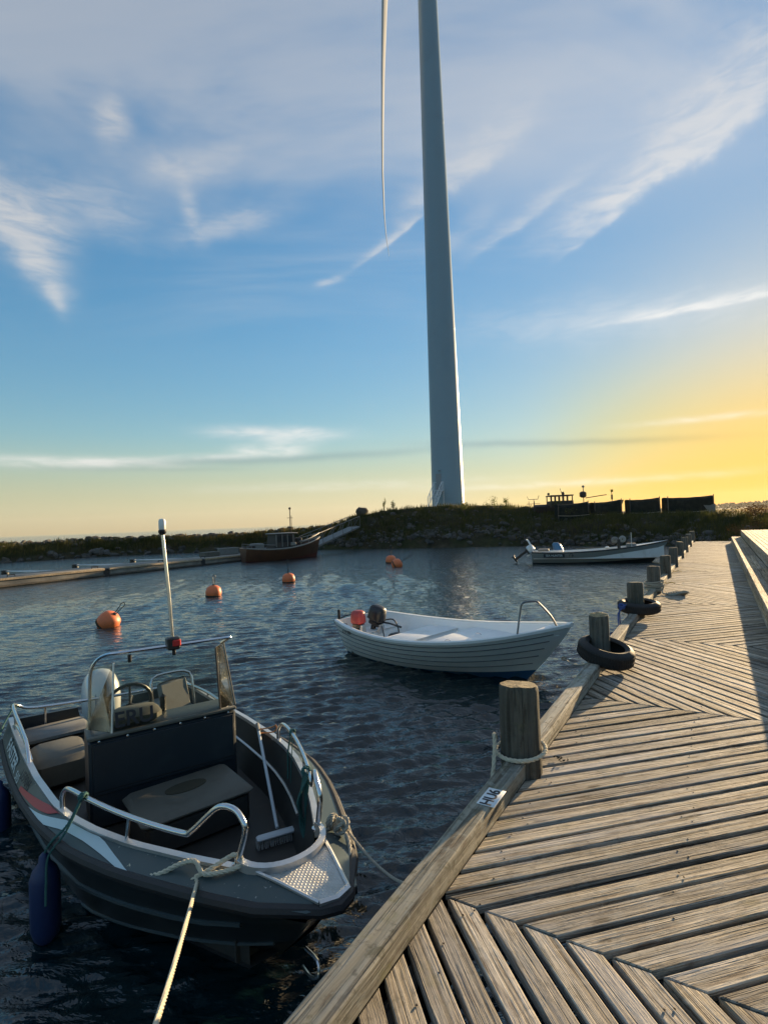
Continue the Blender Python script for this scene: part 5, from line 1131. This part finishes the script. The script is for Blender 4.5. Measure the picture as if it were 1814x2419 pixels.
buoy('largest orange buoy, tilted right, beside the light mast of the console boat', -7.75, 14.9, .29, .75, -.1, .42)
buoy('upright orange buoy, second from the left in the row', -6.68, 20.7, .29, .06, .3, .40)
buoy('upright orange buoy in the middle of the row, in front of the brown boat', -4.5, 24.7, .29, -.03, .8, .62)
buoy('far upright orange buoy behind the tipped one', .32, 33.9, .33, .05, .2, .5)
buoy('far orange buoy tipped over to the right', .62, 30.8, .31, 1.05, -.1, .75)
# ---- seaweed by the pier edge
leaf_mat('seaweed', (.16, .085, .012), (.34, .20, .03), .4)
sw = MB()
for i in range(260):
    a, b = rnd.gauss(0, .11), rnd.gauss(0, .16); c = PQ(-1.33 + a, 1.72 + b, -1.0) + Vector((0, 0, rnd.uniform(.0, .05))); d = Vector((rnd.gauss(0, 1), rnd.gauss(0, 1), rnd.gauss(0, .4))).normalized() * rnd.uniform(.02, .05); e = d.orthogonal().normalized() * rnd.uniform(.004, .012)
    sw.add([c - d, c + e, c + d, c - e], [(0, 1, 2, 3)])
tag(sw.build('seaweed_clump', 'seaweed', smooth=False), 'golden brown seaweed at the water surface between the boat bow and the pier', 'seaweed')
# ---- ropes on the pier
mb = MB(); c = PQ(-1.115, 3.32, .135)
mb.rope([c + Vector((math.cos(a) * .150, math.sin(a) * .150, .018 * math.sin(a + 1.0))) for a in np.linspace(2.4, 2.4 + 6.6, 22)], .0135, 4)
mb.rope([c + Vector((-.150, .03, .06)), c + Vector((-.165, .0, .10)), c + Vector((-.17, -.03, .05)), c + Vector((-.19, -.08, -.05)), c + Vector((-.24, -.18, -.25)), c + Vector((-.3, -.3, -.8))], .0135, 5)
tag(mb.build('post_rope', 'rope_pale'), 'pale rope looped round the foot of the foreground mooring post', 'rope')
mb = MB(); c = PQ(-1.115, 11.7, 0)
for k in range(9): mb.rope([c + Vector((math.cos(a) * (.150 + .012 * (k % 3)), math.sin(a) * (.150 + .012 * (k % 2)), .08 + .018 * k + .02 * math.sin(a + k))) for a in np.linspace(k, k + 6.1, 16)], .014, 3)
for k in range(5): cc = PQ(-.74 + .03 * k, 11.55 - .02 * k, .016 + .012 * k); mb.rope([cc + Vector((math.cos(a) * (.15 - .012 * k), math.sin(a) * (.14 - .012 * k), .01 * math.sin(3 * a))) for a in np.linspace(0, 6.2, 16)], .014, 3)
mb.rope([c + Vector((.15, -.05, .1)), PQ(-.95, 11.5, .03), PQ(-.80, 11.45, .02)], .014, 4)
tag(mb.build('rope_coil', 'rope_grey'), 'grey rope wound round the fourth post with its coil on the planks', 'rope')
mb = MB(); mb.rope([PQ(-1.2, 8.6, .24), PQ(-1.3, 8.5, .12), PQ(-1.26, 8.2, -.05), PQ(-1.24, 7.3, .06)], .010, 4); mb.rope([PQ(-1.28, 8.62, .22), PQ(-1.3, 8.6, .1), PQ(-1.28, 8.58, -.2)], .010, 4); knot(mb, PQ(-1.27, 8.65, .2), .03, 3, 31); tag(mb.build('blue_cord', 'rope_blue'), 'blue cord tying the second tyre to the beam', 'rope')
for i, p in enumerate((10.0, 13.3, 15.9)):
    mb = MB(); a = PQ(-1.05, p, .02); mb.rope([a, a + PQ(.05, -.12, -1.0) + Vector((0, 0, 0)), a + PQ(.12, .05, -1.0), a + PQ(.2, -.06, -1.0)], .008, 4); tag(mb.build('yellow_cord', 'rope_yellow'), 'short yellow cord lying beside the kerb beam, %s past the tyres' % ('first', 'second', 'third')[i], 'rope', 'yellow cords by the beam')
mb = MB()
for i in range(1): 
    c = PQ(-.93 + .05 * i, 3.55 + .03 * i, .006)
    for j in range(14): d = Vector((rnd.gauss(0, 1), rnd.gauss(0, 1), rnd.uniform(.1, .5))).normalized() * rnd.uniform(.01, .035); e = d.orthogonal().normalized() * .006; q = c + Vector((rnd.gauss(0, .03), rnd.gauss(0, .02), .004)); mb.add([q, q + e + d * .5, q + d, q - e + d * .5], [(0, 1, 2, 3)])
tag(mb.build('dry_weed_scrap', 'weed_dark', smooth=False), 'dark scrap of dried weed on the planks behind the foreground post', 'weed')
# ---- row of tarpaulin-covered gear on the land
def tarp_mat():
    m, t, b = new_mat('tarpaulin'); oc = t.node('ShaderNodeTexCoord').outputs['Object']; n = t.noise(oc, 2.0, 5, .65, .5)
    t.put(b.inputs['Base Color'], t.ramp(n, [(.3, (.010, .013, .012)), (.55, (.022, .026, .022)), (.75, (.04, .042, .035))])); b.inputs['Roughness'].default_value = .9; b.inputs['Specular IOR Level'].default_value = .1
    bn = t.node('ShaderNodeBump'); bn.inputs['Strength'].default_value = .8; bn.inputs['Distance'].default_value = .06; t.put(bn.inputs['Height'], t.noise(t.mapping(oc, scale=(1, 1, 2.2)), 2.5, 5, .6, .8)); t.l.new(bn.outputs[0], b.inputs['Normal'])
tarp_mat(); simple('tarp_grey', (.16, .16, .155), .5, 0, .2, 3)
def tarp(label, x0, x1, y, z0, z1l, z1r, slantR=0.0, flap=False):
    o = thing('tarpaulin_stack', label, 'tarpaulin', ((x0 + x1) / 2, y, z0), 0, 'tarpaulin-covered gear on the bank'); w = (x1 - x0) / 2; mb = MB(); N = 24; R_ = []
    for i in range(N + 1):
        f = i / N; x = -w + 2 * w * f; top = (z1l + (z1r - z1l) * f) - z0 - .07 * math.sin(f * PI) - .05 * abs(math.sin(f * PI * 3)) * .4
        sl = slantR * max(0, (f - .75) / .25); ring = []
        for yy, zz in [(-.50, -.15), (-.53, .35), (-.49, .8), (-.44, .96), (-.25, 1.0), (0, 1.01), (.25, 1.0), (.44, .96), (.5, .4), (.5, -.15)]:
            ring.append((x - sl * max(0, zz) * 0 + .04 * fbm(x * 2, zz * 3, yy), yy + .07 * fbm(x * 1.5 + 3, zz * 2.5, yy), zz * (top if zz > 0 else 1) * (1 - sl * .0)))
        R_.append(ring)
    mb.loft(R_, closed=True, cap=True); mb.build('cover', 'tarpaulin', o, angle=60)
    for x in (-w + .05, w - .05): MB().tube([(x, -.5, -.2), (x, -.5, (z1l if x < 0 else z1r) - z0 + .10)], .05, 6).build('frame_post', 'pier_dark_wood', o)
    MB().tube([(-w, -.57, .42), (0, -.60, .36), (w, -.57, .44)], .022, 5, smooth=4).build('lashing', 'rope_grey', o)
    if flap: mb = MB(); mb.loft([[(w - 1.05, -.60, .95), (w - .35, -.60, -.1)], [(w - .5, -.64, .9), (w - .1, -.66, -.12)], [(w + .02, -.60, 1.05), (w + .05, -.60, -.05)]], closed=False); mb.build('loose_flap', 'tarp_grey', o)
tarp('dark tarpaulin cover farthest left in the row, below the wheelhouse', 15.9, 18.75, 49.6, 2.1, 3.55, 3.72); tarp('dark tarpaulin cover second from the left in the row', 19.25, 21.8, 49.6, 2.1, 3.62, 3.80); tarp('dark tarpaulin cover third from the left in the row', 22.4, 25.2, 49.4, 2.1, 3.75, 3.84); tarp('longest dark tarpaulin cover at the right end of the row, with a loose grey flap', 25.75, 30.0, 49.2, 2.05, 3.80, 3.85, flap=True)
# fishing boat on land behind them
lb = thing('beached_boat', 'fishing boat with open wheelhouse and masts behind the tarpaulin row', 'boat', (15.0, 53.6, 2.3), 0)
lz = quad(1.2, 1.0, 1.6); LP, lplan = hull_pts(9.0, 1.4, .9, lambda t: lz(t), .8, .05, 2.4, .4, .4)
hull_band(LP, 0, 1, 8, 'hull', 'cabin_dark', lb); MB().tube([(0, 0, 1.0), (8.6, 0, 1.0)], .4, 6).build('deck', 'cabin_dark', lb)
MB().bbox((2.6, 0, 2.22), (2.3, 1.7, .12), .04).build('wheelhouse_roof', 'cabin_dark', lb); MB().bbox((2.6, 0, 1.35), (2.2, 1.6, .7), .03).build('wheelhouse_wall', 'cabin_dark', lb)
for x in (1.55, 1.95, 2.35, 2.75, 3.15, 3.6): 
    for y in (-.75, .75): MB().box((x, y, 1.95), (.09, .06, .6)).build('window_pillar', 'cabin_dark', lb, smooth=False)
MB().tube([(2.9, 0, 2.2), (2.7, 0, 2.95)], .035, 6).build('mast', 'cabin_dark', lb); MB().bbox((1.5, 0, 2.42), (.2, .2, .25), .04).build('roof_lamp', 'cabin_dark', lb); MB().ball((3.0, .1, 2.45), (.14, .14, .18)).build('radar', 'cabin_dark', lb)
MB().tube([(5.0, 0, 1.0), (5.0, 0, 2.95)], .05, 6).build('mast', 'cabin_dark', lb); MB().ball((5.0, 0, 3.05), .13).build('masthead_ball', 'cushion_grey', lb); MB().bbox((4.95, 0, 2.25), (.6, .5, .62), .12).build('net_drum', 'cabin_dark', lb); MB().tube([(5.2, 0, 1.9), (7.3, 0, 2.15)], .04, 6).build('boom', 'cabin_dark', lb)
for x, z in ((-.6, 2.0), (-.05, 2.0)): MB().tube([(x, -.4, .6), (x, -.4, 1.75)], .03, 5).build('rail_post', 'cabin_dark', lb)
MB().tube([(-.75, -.4, 2.25), (-.62, -.4, 1.95), (0.3, -.4, 1.95), (.42, -.4, 2.3)], .03, 5).build('antenna_bar', 'cabin_dark', lb); MB().tube([(-.1, -.4, .8), (-.1, -.4, 1.95)], .03, 5).build('antenna_post', 'cabin_dark', lb); MB().tube([(-.8, -.4, 1.5), (.5, -.4, 1.5)], .025, 5).build('stern_rail', 'cabin_dark', lb)
fp = thing('marker_flag', 'small yellow flag on a short pole above the second tarpaulin', 'flag', (21.55, 50.6, 3.2)); MB().tube([(0, 0, -1), (0, 0, 1.55)], .035, 6).build('pole', 'cabin_dark', fp); MB().bbox((.02, 0, 1.5), (.22, .04, .25), .01).build('flag', 'rope_yellow', fp); MB().bbox((0, 0, .9), (.16, .14, .5), .05).build('float', 'cabin_dark', fp)
# ------------------------------------------------------------------ sea haze
hm = bpy.data.materials.new('sea_haze'); hm.use_nodes = True; ht = NT(hm.node_tree); ht.n.clear()
hv = ht.node('ShaderNodeVolumePrincipled'); hv.inputs['Color'].default_value = (.95, .93, .88, 1); hv.inputs['Density'].default_value = .00004; hv.inputs['Anisotropy'].default_value = .3
ho = ht.node('ShaderNodeOutputMaterial'); ht.l.new(hv.outputs[0], ho.inputs['Volume']); MATS['sea_haze'] = hm
stuff(MB().box((1200, 1500, 64), (8200, 5600, 132)).build('haze', 'sea_haze', smooth=False))
